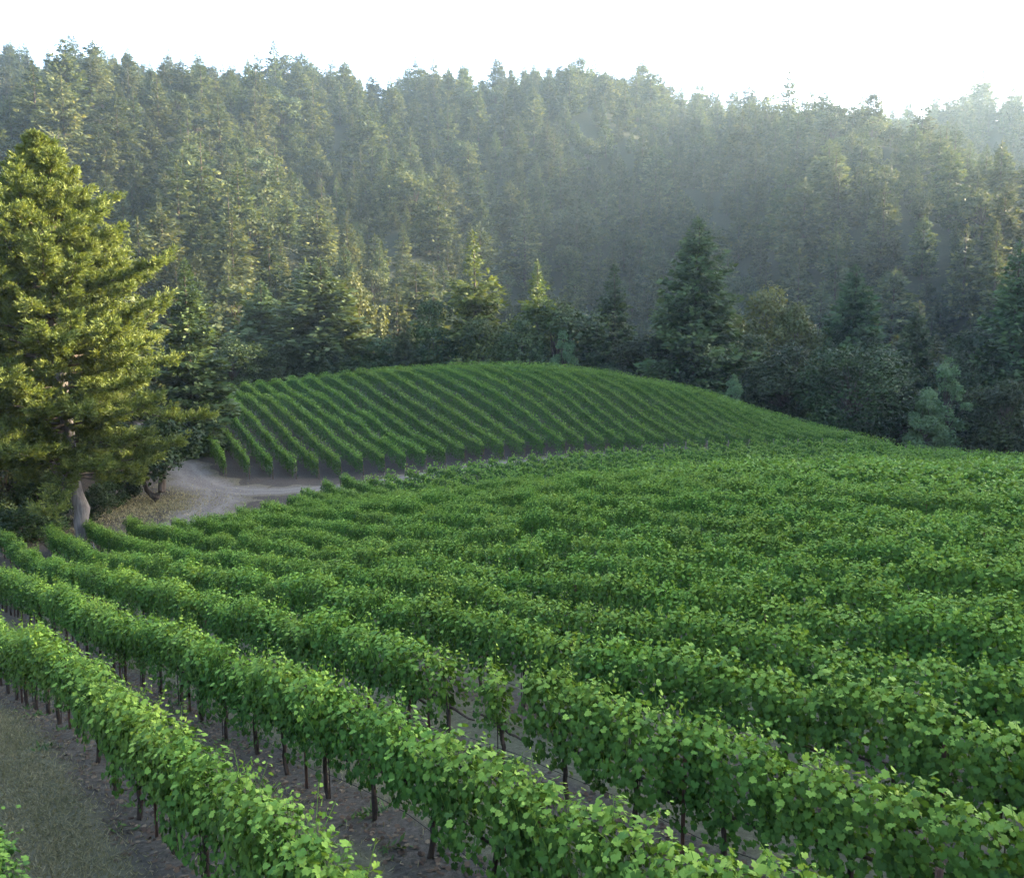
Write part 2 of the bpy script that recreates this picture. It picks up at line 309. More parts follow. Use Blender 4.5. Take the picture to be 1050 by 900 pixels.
def track_mat():
    m, nt, out = new_mat('track_dirt'); L = nt.links.new
    ge = N(nt, 'ShaderNodeNewGeometry')
    n1 = N(nt, 'ShaderNodeTexNoise'); n1.inputs['Scale'].default_value = 1.3; n1.inputs['Detail'].default_value = 8; n1.inputs['Roughness'].default_value = .65; L(ge.outputs['Position'], n1.inputs['Vector'])
    rp = ramp(nt, [(.3, (.066, .058, .050)), (.5, (.100, .091, .082)), (.75, (.145, .132, .12))]); n2 = N(nt, 'ShaderNodeTexNoise'); n2.inputs['Scale'].default_value = 7; n2.inputs['Detail'].default_value = 8; L(ge.outputs['Position'], n2.inputs['Vector']); L(n2.outputs[0], rp.inputs[0])
    at = N(nt, 'ShaderNodeAttribute', attribute_name='lat')
    def mth(op, a, b):
        n = N(nt, 'ShaderNodeMath', operation=op)
        for q, v in enumerate((a, b)):
            if isinstance(v, (int, float)): n.inputs[q].default_value = v
            else: L(v, n.inputs[q])
        return n.outputs[0]
    ab = mth('ABSOLUTE', at.outputs['Fac'], 0)
    rut = N(nt, 'ShaderNodeMapRange'); rut.inputs[1].default_value = .0; rut.inputs[2].default_value = .16; rut.inputs[3].default_value = .5; rut.inputs[4].default_value = 0   # pale wheel ruts
    L(mth('ABSOLUTE', mth('SUBTRACT', ab, .30), 0), rut.inputs[0])
    m1 = N(nt, 'ShaderNodeMix', data_type='RGBA'); m1.inputs[7].default_value = (.155, .142, .128, 1); L(rut.outputs[0], m1.inputs[0]); L(rp.outputs[0], m1.inputs[6])
    so_ = ramp(nt, [(.3, (.045, .040, .028)), (.55, (.085, .076, .052)), (.75, (.14, .125, .085))]); L(n2.outputs[0], so_.inputs[0])
    ed = N(nt, 'ShaderNodeMapRange'); ed.inputs[1].default_value = .42; ed.inputs[2].default_value = .80; L(mth('ADD', ab, mth('MULTIPLY', mth('SUBTRACT', n1.outputs[0], .5), .75)), ed.inputs[0])
    m2 = N(nt, 'ShaderNodeMix', data_type='RGBA'); L(ed.outputs[0], m2.inputs[0]); L(m1.outputs[2], m2.inputs[6]); L(so_.outputs[0], m2.inputs[7])
    p = N(nt, 'ShaderNodeBsdfPrincipled'); p.inputs['Roughness'].default_value = .95; p.inputs['Specular IOR Level'].default_value = .1
    L(m2.outputs[2], p.inputs['Base Color'])
    b = N(nt, 'ShaderNodeBump'); b.inputs['Strength'].default_value = .5; b.inputs['Distance'].default_value = .1; L(n1.outputs[0], b.inputs['Height']); L(b.outputs[0], p.inputs['Normal'])
    L(p.outputs[0], out.inputs[0]); return m
M['track'] = track_mat()

def track(path, name):
    P = np.array(path, float); xy = P[:, :2]; w = P[:, 2]
    d = np.concatenate([[0], np.cumsum(np.hypot(*np.diff(xy, axis=0).T))]); s = np.arange(0, d[-1], .5)
    c = np.stack([np.interp(s, d, xy[:, 0]), np.interp(s, d, xy[:, 1])], 1)
    for _ in range(6): c[1:-1] = .25 * c[:-2] + .5 * c[1:-1] + .25 * c[2:]
    ww = np.interp(s, d, w); tg = unit(np.gradient(c, axis=0)); nm = np.stack([-tg[:, 1], tg[:, 0]], 1)
    k = 21; o = np.linspace(-1, 1, k); ww = ww * 1.15
    ed = 1 + .16 * np.sin(s * 1.1) + .12 * np.sin(s * 2.7 + 1)
    V = c[:, None] + nm[:, None] * (o[None, :, None] * (ww * ed)[:, None, None] * .5)
    z = gz(V[..., 0], V[..., 1]) + .05 - .09 * np.abs(o[None]) ** 6
    V3 = np.concatenate([V, z[..., None]], -1)
    i = np.arange(len(s) - 1)[:, None] * k; j = np.arange(k - 1)[None]
    F = np.stack([i + j, i + j + 1, i + k + j + 1, i + k + j], -1).reshape(-1, 4)
    me = np_mesh(name, V3.reshape(-1, 3), [F], M['track'], smooth=True)
    a = me.attributes.new('lat', 'FLOAT', 'POINT'); a.data.foreach_set('value', np.tile(o, len(s)).astype(np.float32))
    return tag(link(name, me), kind='structure')
track([(-48, 112, 3), (-40, 98, 3.5), (-33.5, 87, 4), (-29, 81, 7), (-23, 78.6, 6.8), (-16.5, 81.5, 5), (-9.5, 87.8, 3.8), (-1.5, 92.4, 3.2), (8, 96.4, 2.6), (20, 99.6, 2.2), (33, 102.8, 2)], 'dirt_track')
track([(-27, 80, 5), (-25.2, 74, 6), (-24.3, 69, 5), (-25, 64, 3.5), (-28, 60, 2)], 'dirt_path')
# ------------------------------------------------------------------ vines
def vine_mesh(seed, L=1.5, nsh=24, wall=720):
    g = np.random.default_rng(seed); a = Acc()
    pos = []; dr = []; nr = []; sz = []; tn = []
    hvar = g.uniform(-.11, .13)
    for i in range(nsh):                                   # upright shoots
        x0 = g.uniform(-L / 2, L / 2) * 1.05; y0 = g.normal(0, .07)
        top = 1.72 + hvar + g.normal(0, .13) + (g.uniform(.12, .42) if g.random() < .2 else 0)
        lean = g.normal(0, .16); leany = g.normal(0, .15)
        n = int((top - .8) / .042); f = np.linspace(0, 1, n)
        px = x0 + lean * f ** 1.5; py = y0 + leany * f ** 1.3; pz = .8 + (top - .8) * f
        if g.random() < .5 and top > 1.7: py += np.sign(leany) * .15 * np.clip(f - .7, 0, 1) * 3; pz -= .25 * np.clip(f - .75, 0, 1)
        sd = np.where(np.arange(n) % 2 == 0, 1, -1) * (1 if g.random() < .5 else -1)
        an = g.normal(0, .7, n)
        tp_ = 1 - .65 * np.clip((f - .6) / .4, 0, 1); ox = np.sin(an) * .09 * tp_; oy = np.cos(an) * sd * .10 * tp_
        p = np.stack([px + ox, py + oy, pz + g.normal(0, .02, n)], 1)
        tip = np.clip((f - .72) / .28, 0, 1)
        out = np.stack([ox * 4, oy * 4, np.full(n, -.55) + tip * .5], 1) + g.normal(0, .22, (n, 3))
        nm = np.stack([ox * 2, oy * 6, np.full(n, .75)], 1) + g.normal(0, .28, (n, 3))
        pos.append(p); dr.append(out); nr.append(nm)
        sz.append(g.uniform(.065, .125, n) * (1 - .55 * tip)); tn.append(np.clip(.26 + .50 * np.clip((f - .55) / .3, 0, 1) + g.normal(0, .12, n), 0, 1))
        tube(a, np.stack([px, py, pz], 1)[::3], np.linspace(.006, .004, len(px[::3])), n=4, tint=.55, m=0, cap=False)
    n = wall                                               # the leaf wall on both sides, hanging laterals below
    z = g.uniform(.42, 1.62 + hvar, n); sd = np.where(g.random(n) < .5, 1, -1)
    bulge = .24 + .10 * np.sin(z * 5 + g.uniform(0, 6)) - .12 * np.clip((.8 - z) / .3, 0, 1)
    x = g.uniform(-L / 2, L / 2, n) * 1.06
    keep = (z > .78) | (g.random(n) < .55 + .45 * np.sin(x * 5 + seed))
    y = sd * bulge * g.uniform(.5, 1.2, n)
    p = np.stack([x, y, z], 1)
    out = np.stack([g.normal(0, .35, n), sd * .35, np.full(n, -.85)], 1) + g.normal(0, .15, (n, 3))
    nm = np.stack([g.normal(0, .3, n), sd * 1.0, np.full(n, .55)], 1) + g.normal(0, .25, (n, 3))
    pos.append(p[keep]); dr.append(out[keep]); nr.append(nm[keep]); sz.append(g.uniform(.06, .13, n)[keep])
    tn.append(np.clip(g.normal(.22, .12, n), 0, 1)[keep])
    n = int(140 * L)                                                # young leaves over the hedge top, tinted lighter to paint in top light
    x = g.uniform(-L / 2, L / 2, n) * 1.05; lump = .08 * np.sin(x * 7 + seed) + .07 * np.sin(x * 15 + seed * 2)
    y = g.normal(0, .17, n); z = 1.70 + hvar + lump - 1.3 * y ** 2 + g.normal(0, .06, n)
    pos.append(np.stack([x, y, z], 1)); dr.append(np.stack([g.normal(0, .7, n), y * 3 + g.normal(0, .5, n), np.full(n, -.3)], 1))
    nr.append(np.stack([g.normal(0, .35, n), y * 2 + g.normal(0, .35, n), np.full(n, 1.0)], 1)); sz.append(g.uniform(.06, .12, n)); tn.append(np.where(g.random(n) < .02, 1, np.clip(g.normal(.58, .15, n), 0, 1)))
    vine_leaves(a, np.concatenate(pos), np.concatenate(dr), np.concatenate(nr), np.concatenate(sz), np.concatenate(tn))
    return a.mesh('grapevine', [M['vine'], M['vinebark']])

def trunk_mesh(seed):
    g = np.random.default_rng(seed); a = Acc()
    z = np.linspace(-.08, .86, 8); w = np.cumsum(g.normal(0, .018, 8))
    tube(a, np.stack([w, np.cumsum(g.normal(0, .012, 8)), z], 1), np.linspace(.042, .03, 8), n=7)
    for s in (-1, 1):
        x = np.linspace(0, .72, 6) * s
        tube(a, np.stack([w[-1] + x, g.normal(0, .012, 6), .84 + .04 * np.sin(x * 4)], 1), np.linspace(.026, .014, 6), n=6)
    tube(a, [(.07, .02, -.1), (.07, .02, 1.0)], .009, n=5)      # thin training stake tied to the trunk
    return a.mesh('trunk', M['vinebark'], smooth=True)

def post_mesh(kind):
    a = Acc()
    if kind == 'steel':                                    # rolled T-section stake with studs
        for (x0, x1, y0, y1) in ((-.028, .028, -.004, .004), (-.004, .004, .0045, .036)):
            V = [(x, y, z) for z in (-.2, 1.5) for (x, y) in ((x0, y0), (x1, y0), (x1, y1), (x0, y1))]
            a.add(V, [(0, 1, 5, 4), (1, 2, 6, 5), (2, 3, 7, 6), (3, 0, 4, 7), (4, 5, 6, 7)])
        for q in range(12): tube(a, [(0, -.003, .35 + q * .09), (0, -.016, .35 + q * .09)], .009, n=5)
        return a.mesh('post', M['post'])
    z = np.linspace(-.2, 1.72, 6)
    tube(a, np.stack([.01 * np.sin(z * 3), .008 * np.cos(z * 2), z], 1), np.linspace(.062, .052, 6), n=10)
    return a.mesh('post', M['wood'], smooth=True)

VINES = [vine_mesh(100 + i) for i in range(14)]
SLIM = [vine_mesh(150 + i, L=.62, nsh=10, wall=210) for i in range(2)]
TRUNKS = [trunk_mesh(200 + i) for i in range(6)]
STEEL, WOODP = post_mesh('steel'), post_mesh('wood')

def row_strand(name, a0, dvec, s0, s1, zoff, rad, mat, parent, base):
    s = np.arange(s0, s1, .75); x = a0[0] + dvec[0] * s; y = a0[1] + dvec[1] * s
    a = Acc(); tube(a, np.stack([x - base[0], y - base[1], gz(x, y) + zoff - base[2] - (.02 * np.sin(s * 2.1) if zoff < 1 else 0)], 1), rad, n=5)
    return link(name, a.mesh(name, mat, smooth=True), parent)

def hedge_mesh(g, a0, dvec, s0, s1, base, dens, leaf, top=1.8, low=.5, halfw=.24, lumpy=.42, wave=.14, capt=.40):
    """leafy canopy of a distant row as one mesh following the ground"""
    n = int((s1 - s0) * dens); s = g.uniform(s0, s1, n)
    k1 = g.uniform(0, 6, 6)
    lump = .5 + .5 * np.sin(s * 4.2 + k1[0]) * np.sin(s * 1.9 + k1[1]); tp = top + wave * np.sin(s * .8 + k1[2]) + lumpy * (lump - .5)
    f = g.beta(1.6, 1.0, n); z = low + (tp - low) * f + g.normal(0, .03, n)
    sd = np.where(g.random(n) < .5, 1, -1)
    cap = f > .80
    y = sd * (halfw + .07 * np.sin(s * 3 + k1[3])) * np.where(cap, g.uniform(0, 1, n), g.uniform(.65, 1.15, n)) * (1 - .35 * f ** 2)
    sp = g.random(n) < .05                                   # shoots above the hedge
    z = np.where(sp, tp + g.uniform(.05, .4, n), z); y = np.where(sp, g.normal(0, .15, n), y)
    pv = np.array([dvec[1], -dvec[0]])
    x = a0[0] + dvec[0] * s + pv[0] * y; yy = a0[1] + dvec[1] * s + pv[1] * y
    P = np.stack([x - base[0], yy - base[1], gz(a0[0] + dvec[0] * s, a0[1] + dvec[1] * s) + z - base[2]], 1)
    out = np.stack([dvec[0] * g.normal(0, .5, n) + pv[0] * sd * .35, dvec[1] * g.normal(0, .5, n) + pv[1] * sd * .35, np.where(cap | sp, .1, -.75)], 1) + g.normal(0, .2, (n, 3))
    nm = np.stack([pv[0] * sd, pv[1] * sd, np.where(cap, 1.6, .6)], 1) + g.normal(0, .3, (n, 3))
    a = Acc(); tn = np.clip(.20 + g.normal(0, .12, n) + np.where(sp | cap, capt, 0), 0, 1)  # cap and shoots lightened: young growth plus sky light painted into the tops
    x_, y_, z_ = frames(out, nm); l = (leaf * g.uniform(.75, 1.25, n))[:, None]
    V = np.stack([P - x_ * l * .3, P + y_ * l * .55 - z_ * l * .12, P + x_ * l * .75, P - y_ * l * .55 - z_ * l * .12], 1)
    a.add(V.reshape(-1, 3), np.arange(4 * n).reshape(-1, 4), tn)
    return a.mesh('canopy', M['vine'])

ORD = ['', 'first', 'second', 'third', 'fourth', 'fifth', 'sixth', 'seventh', 'eighth', 'ninth', 'tenth', 'eleventh', 'twelfth', 'thirteenth', 'fourteenth', 'fifteenth', 'sixteenth', 'seventeenth', 'eighteenth', 'nineteenth', 'twentieth']
def ordinal(n):
    if n <= 20: return ORD[n]
    t = {2: 'twenty', 3: 'thirty', 4: 'forty'}[n // 10]
    return {20: 'twentieth', 30: 'thirtieth', 40: 'fortieth'}[n // 10 * 10] if n % 10 == 0 else t + '-' + ORD[n % 10]

_sk = [0, 3, 4, 5, 6, 7, 8, 9, 10, 11, 12, 13, 14, 15, 16, 17, 19, 22, 25, 29, 34, 38, 44]
_sv = [64, 64, 61.9, 62.3, 62, 60.1, 59.8, 60.6, 62.1, 62.8, 65.6, 67, 68.2, 68.5, 69, 69.4, 69.7, 69.4, 68.5, 66.8, 61.5, 55.2, 41.5]
near_labels = {
    0: 'vine row nearest the camera, only its top shoots showing at the lower left edge',
    1: 'front vine row with bare trunks beside the mown aisle at bottom left',
    2: 'second vine row from the front, long shoots sticking up, dark trunks and soil below',
    3: 'third vine row from the front, with a thin gap in its leaves near its middle',
    4: 'fourth vine row back from the front, its left end beside the pale pine trunk'}
NEAR_GROUP = 'vine rows on the near slope'
NK = 15
for k in range(0, 45):
    t = ROW_T0 + k * ROW_W; a0 = rp_ * t
    s1 = float(np.interp(k, _sk, _sv)); s0 = max((.429 * t - 7) / 1.075, {0: 1.5, 1: 1.0, 2: 0}.get(k, -30))
    if s1 - s0 < 4: continue
    g = np.random.default_rng(500 + k)
    mid = a0 + rd * (s1 - .3); base = np.array([mid[0], mid[1], float(gz(mid[0], mid[1]))])
    row = empty('vine_row', base)
    lab = near_labels.get(k) or (f'{ordinal(k)} leafy vine row back from the front row on the near slope' if k <= 13
           else f'small distant vine row beyond the crest, {ordinal(k)} counting back from the front row')
    tag(row, lab, 'vine row', NEAR_GROUP)
    if k < NK:
        s = s1 - .8; i = 0; ang = math.atan2(rd[1], rd[0]); nposts = 0
        while s > s0:
            p = a0 + rd * s; z = float(gz(*p)); pa = p + rd * .7; pb = p - rd * .7
            slope = math.atan2(float(gz(*pa)) - float(gz(*pb)), 1.4)
            gap = k == 3 and abs(p[0] + .3) < .93
            if True:
                flip = g.random() < .5
                o = link('grapevine', SLIM[i % 2] if gap else VINES[int(g.integers(len(VINES)))], row, (p[0] - base[0] + g.normal(0, .04), p[1] - base[1] + g.normal(0, .04), z - base[2]))
                o.rotation_euler = (0, slope if flip else -slope, ang + (math.pi if flip else 0))
                o.scale = (1.04, g.uniform(.9, 1.12) if k < 5 else g.uniform(.8, 1.02), g.uniform(.93, 1.09) * (.6 if k == 0 else 1.0))
                if k <= 6:
                    tr = link('trunk', TRUNKS[int(g.integers(len(TRUNKS)))], o)
                    tr.rotation_euler = (0, (-slope if flip else slope) * .8, 0)
            if i % 4 == 2:
                q = p + rd * .75
                link('post', STEEL, row, (q[0] - base[0], q[1] - base[1], float(gz(*q)) - base[2]), ang + g.normal(0, .1), (1, 1, 1.0))
            s -= 1.5; i += 1
        q = a0 + rd * (s1 + .25); link('post', WOODP, row, (q[0] - base[0], q[1] - base[1], float(gz(*q)) - base[2]))
        if k == 3:                                        # the rusty stake standing free at this row's near end
            q = a0 + rd * 3.5 - rp_ * .5; link('post', STEEL, row, (q[0] - base[0], q[1] - base[1], float(gz(*q)) - base[2]), ang, (1.3, 1.3, .8))
        if k <= 6:
            row_strand('drip_hose', a0, rd, s0, s1, .40, .0045, M['hose'], row, base)
            row_strand('trellis_wire', a0, rd, s0, s1, .86, .003, M['post'], row, base)
    else:
        dist = 50 if k < 16 else 80
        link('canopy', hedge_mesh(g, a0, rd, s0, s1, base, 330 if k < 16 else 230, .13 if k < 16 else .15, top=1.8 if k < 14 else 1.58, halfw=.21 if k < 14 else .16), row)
        q = a0 + rd * (s1 + .2); link('post', WOODP, row, (q[0] - base[0], q[1] - base[1], float(gz(*q)) - base[2]), 0, (1, 1, .95))

# rows on the knoll
def knoll_top_s(k):
    """how far up the knoll a row runs (just over its crown)"""
    return float(np.interp(k, [-1, 0, 1, 2, 4, 8, 14, 20, 26, 32, 36], [104, 106, 116, 122, 130, 134, 129, 122, 112, 101, 92]))
_hb = {0: 478, 1: 479}
_hbot = np.interp(np.arange(0, 40), [0, 2, 4, 8, 12, 17, 22, 26, 30, 36], [86.5, 86.0, 85.2, 83.6, 83.2, 80.0, 76.0, 72.5, 69.0, 65.0])
NH = 34
for k in range(0, NH):
    t = HIL_T0 + k * HIL_W; a0 = hp * t
    s0 = float(_hbot[k]) + .8; s1 = knoll_top_s(k)
    if k == 0: s1 = s0 + 9
    if s1 - s0 < 5: continue
    g = np.random.default_rng(900 + k)
    p = a0 + hd * s0; base = np.array([p[0], p[1], float(gz(*p))])
    row = empty('vine_row', base)
    lab = {0: 'short stub vine row at the far left foot of the knoll beside the dark shrubs', 1: 'first full vine row at the left flank of the knoll beside the dirt track'}.get(k) or \
          f'vine row climbing the knoll, {ordinal(k + 1)} counting right from its left end'
    tag(row, lab, 'vine row', 'vine rows climbing the rounded knoll')
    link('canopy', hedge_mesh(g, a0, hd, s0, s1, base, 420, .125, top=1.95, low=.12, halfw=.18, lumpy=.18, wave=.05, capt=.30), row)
    q = p - hd * .3; link('post', STEEL, row, (q[0] - base[0], q[1] - base[1], float(gz(*q)) - base[2]), 0, (1, 1, .8))
# ------------------------------------------------------------------ trees
def conifer(seed, H, Rr, nb, step, per, cl, cw, base=.08, pw=.85, droop=.25, leafm=0, tip_up=.25, trunk_r=None, irregular=.25):
    """returns (trunk Acc, crown Acc)"""
    g = np.random.default_rng(seed); tk = Acc(); cr = Acc()
    tr = trunk_r or H * .016
    z = np.linspace(-.6, H * .985, 14); wob = np.cumsum(g.normal(0, H * .0012, (14, 2)), 0)
    tube(tk, np.column_stack([wob, z]), tr * (1 - z.clip(0) / H) ** .8 + .02, n=8)
    P = []; D = []; Nn = []; T = []; SC = []
    hs = base + (1 - base) * (np.sort(g.random(nb)) ** .92); phi = g.uniform(0, 6.28)
    for h in hs:
        phi += 2.399 + g.normal(0, .35)
        rel = (h - base) / (1 - base)
        prof = (1 - rel) ** pw * (.55 + .45 * min(1, rel / .18))
        Lb = Rr * prof * g.uniform(1 - irregular, 1 + irregular) + .12
        if g.random() < .05: Lb *= 1.25
        pitch = .45 * rel - droop * (1 - rel) + g.normal(0, .09)
        n = max(1, int(Lb / step)); f = (np.arange(n) + .6) / n
        dx = np.array([math.cos(phi), math.sin(phi)])
        zz = h * H + np.sin(pitch) * Lb * f - droop * .35 * Lb * np.sin(f * 3.14) * .5 + tip_up * Lb * f ** 3 * .5
        ctr = np.column_stack([dx[0] * Lb * f * np.cos(pitch), dx[1] * Lb * f * np.cos(pitch), zz])
        if Lb > .12 * H and len(hs) < 400:
            tube(tk, np.vstack([[0, 0, h * H], ctr]), np.linspace(max(.02, tr * .16 * prof + .02), .012, n + 1), n=4, cap=False)
        m = n * per
        idx = np.repeat(np.arange(n), per)
        wid = .30 * Lb * (1 - .55 * f[idx]) * (.4 + .6 * np.minimum(1, f[idx] * 3))
        side = g.normal(0, .55, m) * wid
        p = ctr[idx] + np.column_stack([-dx[1] * side, dx[0] * side, -.18 * np.abs(side) + g.normal(0, .10 * cl + .03 * Lb, m)])
        p[:, :2] += dx * g.normal(0, step * .4, m)[:, None]
        ya = np.sign(side) * g.uniform(.2, 1.0, m) + g.normal(0, .3, m)
        d = np.column_stack([dx[0] * np.cos(ya) - dx[1] * np.sin(ya), dx[0] * np.sin(ya) + dx[1] * np.cos(ya), -.12 + .35 * tip_up + g.normal(0, .28, m)])
        nm = np.column_stack([g.normal(0, .4, m) + dx[0] * .75, g.normal(0, .4, m) + dx[1] * .75, np.full(m, .6)])
        P.append(p); D.append(d); Nn.append(nm); SC.append(g.uniform(.65, 1.3, m) * min(1, .35 + .65 * Lb / (.12 * H)))
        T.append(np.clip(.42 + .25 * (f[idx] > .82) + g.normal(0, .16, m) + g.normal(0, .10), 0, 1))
    P = np.concatenate(P); D = np.concatenate(D); Nn = np.concatenate(Nn); T = np.concatenate(T); SC = np.concatenate(SC)
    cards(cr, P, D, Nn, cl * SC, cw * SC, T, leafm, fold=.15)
    m = 16; q = np.column_stack([g.normal(0, .05, m), g.normal(0, .05, m), H * .95 + g.uniform(0, .06, m) * H])   # leader
    cards(cr, q, np.column_stack([g.normal(0, .3, (m, 2)), np.ones(m)]), g.normal(0, 1, (m, 3)), cl * .6, cw * .45, np.full(m, .7), leafm)
    return tk, cr

def broadleaf(seed, H, Rr, nl, per, leaf, base=.12, trunk_r=None, leafm=0, topy=.8, open_=.15, kr=(.5, 1.0), rv=(.17, .44)):
    g = np.random.default_rng(seed); tk = Acc(); cr = Acc()
    tr = trunk_r or H * .022; zc = H * (base + (1 - base) * .5); az = H * (1 - base) * .5
    z = np.linspace(-.5, H * .62, 7); wob = np.cumsum(g.normal(0, H * .01, (7, 2)), 0)
    tube(tk, np.column_stack([wob, z]), np.linspace(tr, tr * .35, 7), n=8)
    P = []; D = []; Nn = []; T = []; Sz = []
    for i in range(nl):
        u = g.uniform(-1, 1); ph = i * 2.399 + g.normal(0, .3); rr = math.sqrt(max(0, 1 - u * u))
        k = g.uniform(*kr)
        taper = (1 - max(0, u) * (1 - topy) * .8)
        c = np.array([math.cos(ph) * rr * Rr * k * taper, math.sin(ph) * rr * Rr * k * taper, zc + u * az * k])
        r = Rr * g.uniform(*rv) * (1 if u < .5 else .85)
        tube(tk, [(wob[3][0], wob[3][1], z[3]), (c * np.array([.5, .5, 0]) + np.array([0, 0, z[3] + (c[2] - z[3]) * .6])), c], [tr * .35, tr * .18, .02], n=4, cap=False)
        m = int(per * (r / (Rr * .33)) ** 2)
        v = unit(g.normal(0, 1, (m, 3))); rad = r * g.uniform(.72, 1.08, m) * (1 + .18 * np.sin(v[:, 0] * 7 + i) * np.sin(v[:, 2] * 6 + i * 2))
        p = c + v * rad[:, None] * np.array([1, 1, .85])
        keep = (v[:, 2] > -.55) & (g.random(m) > open_)
        m = int(keep.sum()); p = p[keep]; v = v[keep]
        P.append(p); Nn.append(v + np.array([0, 0, .5]) + g.normal(0, .45, (m, 3))); D.append(np.column_stack([g.normal(0, 1, (m, 2)), g.normal(-.25, .4, m)]))
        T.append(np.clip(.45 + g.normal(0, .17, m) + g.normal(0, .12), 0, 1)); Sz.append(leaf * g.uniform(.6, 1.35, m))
    P = np.concatenate(P); Sz = np.concatenate(Sz)
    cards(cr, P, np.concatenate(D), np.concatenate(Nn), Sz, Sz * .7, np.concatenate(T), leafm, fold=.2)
    return tk, cr

def tree_pair(build, fol, bark):
    tk, cr = build
    return tk.mesh('trunk', bark), cr.mesh('crown', fol)

# detailed trees for the wood's edge, unit height 20 m
EDGE = {}
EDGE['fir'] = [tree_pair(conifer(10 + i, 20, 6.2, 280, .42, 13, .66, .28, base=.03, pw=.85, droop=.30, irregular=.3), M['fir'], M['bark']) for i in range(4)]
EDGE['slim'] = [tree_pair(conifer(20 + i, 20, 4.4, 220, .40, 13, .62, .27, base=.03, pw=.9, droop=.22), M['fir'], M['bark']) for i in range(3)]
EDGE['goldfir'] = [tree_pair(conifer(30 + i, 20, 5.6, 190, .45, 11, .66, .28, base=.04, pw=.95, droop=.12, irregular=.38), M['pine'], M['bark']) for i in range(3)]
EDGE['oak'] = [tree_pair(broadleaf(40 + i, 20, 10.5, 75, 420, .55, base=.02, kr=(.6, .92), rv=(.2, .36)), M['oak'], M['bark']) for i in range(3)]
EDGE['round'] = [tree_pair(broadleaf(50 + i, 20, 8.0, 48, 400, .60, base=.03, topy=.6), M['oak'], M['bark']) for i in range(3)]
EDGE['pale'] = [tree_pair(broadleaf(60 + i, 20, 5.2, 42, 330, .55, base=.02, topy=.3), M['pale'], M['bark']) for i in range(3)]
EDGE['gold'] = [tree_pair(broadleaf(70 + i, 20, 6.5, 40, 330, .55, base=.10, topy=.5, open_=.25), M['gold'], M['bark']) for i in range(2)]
EDGE['shrub'] = [tree_pair(broadleaf(80 + i, 20, 11, 34, 260, 1.1, base=-.02), M['oak'], M['bark']) for i in range(3)]

LN = math.atan(110 / 900); _c, _s = math.cos(LN), math.sin(LN)
def bearing(px): return (px - 525) / 900 / _c          # good enough for the middle of the frame
def stand(name, kind, px, Y, top_px, label, cat, wid=1.0, v=0, group=None, rot=None):
    """a tree on bearing px at depth Y whose top reaches the given elevation"""
    e = -(top_px - 450) / 900; yy = _c + e * _s; zz = -_s + e * _c
    x = (px - 525) / 900 / yy * Y; topz = zz / yy * Y
    g = float(gz(x, Y)); Ht = topz - g
    lib = EDGE[kind]; tk, cr = lib[v % len(lib)]
    rz = rot if rot is not None else (px * 37.7 + Y) % 6.28
    o = empty(name, (x, Y, g), rz); sc = Ht / 20
    o.scale = (sc * wid, sc * wid, sc)
    tag(o, label, cat, group)
    link('trunk', tk, o); link('crown', cr, o)
    return o

WE = 'trees along the edge of the wood behind the vines'
stand('fir_tree', 'fir', 716, 139, 224, 'tallest dark broad fir rising above the right shoulder of the knoll', 'fir tree', 1.0, 0, WE)
stand('fir_tree', 'goldfir', 485, 146, 238, 'sunlit golden fir standing above the middle of the knoll crest', 'fir tree', .95, 0, WE)
stand('fir_tree', 'goldfir', 551, 152, 268, 'small golden topped fir just right of the sunlit golden fir', 'fir tree', .85, 1, WE)
stand('fir_tree', 'slim', 630, 148, 272, 'slim dark fir with a sunlit tip between the round oak and the tallest fir', 'fir tree', 1.05, 0, WE)
stand('fir_tree', 'fir', 878, 146, 272, 'dark broad fir behind the big round oak at right', 'fir tree', .95, 1, WE)
stand('fir_tree', 'fir', 941, 140, 317, 'short dark fir between the round oak and the pale poplars', 'fir tree', .85, 2, WE)
stand('fir_tree', 'slim', 1045, 128, 250, 'tall dark fir cut by the right edge of the picture', 'fir tree', 1.15, 1, WE)
stand('fir_tree', 'fir', 268, 150, 289, 'dark fir at the left of the knoll, beside the wide crowned pine', 'fir tree', 1.15, 3, WE)
stand('pine_tree', 'fir', 327, 146, 266, 'wide dark crowned pine above the left part of the knoll', 'pine tree', 1.55, 1, WE, 1.0)
stand('broadleaf_tree', 'gold', 362, 158, 277, 'golden leaved tree right of the wide dark pine', 'tree', .75, 0, WE)
stand('fir_tree', 'slim', 415, 142, 330, 'small greenish young fir at the knoll crest in the dark gap', 'fir tree', 1.2, 2, WE)
stand('broadleaf_tree', 'round', 449, 147, 312, 'rounded dark tree touching the left side of the golden fir', 'tree', .8, 0, WE)
stand('broadleaf_tree', 'round', 572, 146, 300, 'broad round dark oak right of the small golden topped fir', 'oak tree', 1.05, 1, WE)
stand('broadleaf_tree', 'round', 495, 141, 328, 'dark rounded tree at the foot of the golden fir', 'tree', .9, 2, WE)
stand('broadleaf_tree', 'pale', 577, 138, 337, 'small pale green tree in front of the broad round oak', 'tree', .7, 0, WE)
stand('broadleaf_tree', 'gold', 790, 152, 291, 'sunlit tree with golden leaves right of the tallest fir', 'tree', .85, 1, WE)
stand('broadleaf_tree', 'gold', 819, 148, 307, 'lower golden edged tree between tallest fir and round oak', 'tree', .75, 0, WE)
stand('oak_tree', 'oak', 882, 121, 346, 'big dark round oak at right beyond the end of the vines', 'oak tree', 1.0, 0, WE)
stand('broadleaf_tree', 'round', 806, 131, 352, 'dark leafy tree filling the gap left of the big round oak', 'tree', 1.0, 2, WE)
stand('broadleaf_tree', 'pale', 752, 126, 382, 'small pale green tree at the edge of the knoll vines', 'tree', .8, 1, WE)
stand('poplar_tree', 'pale', 972, 115, 364, 'pale green pointed poplar right of the big round oak', 'tree', .75, 2, WE)
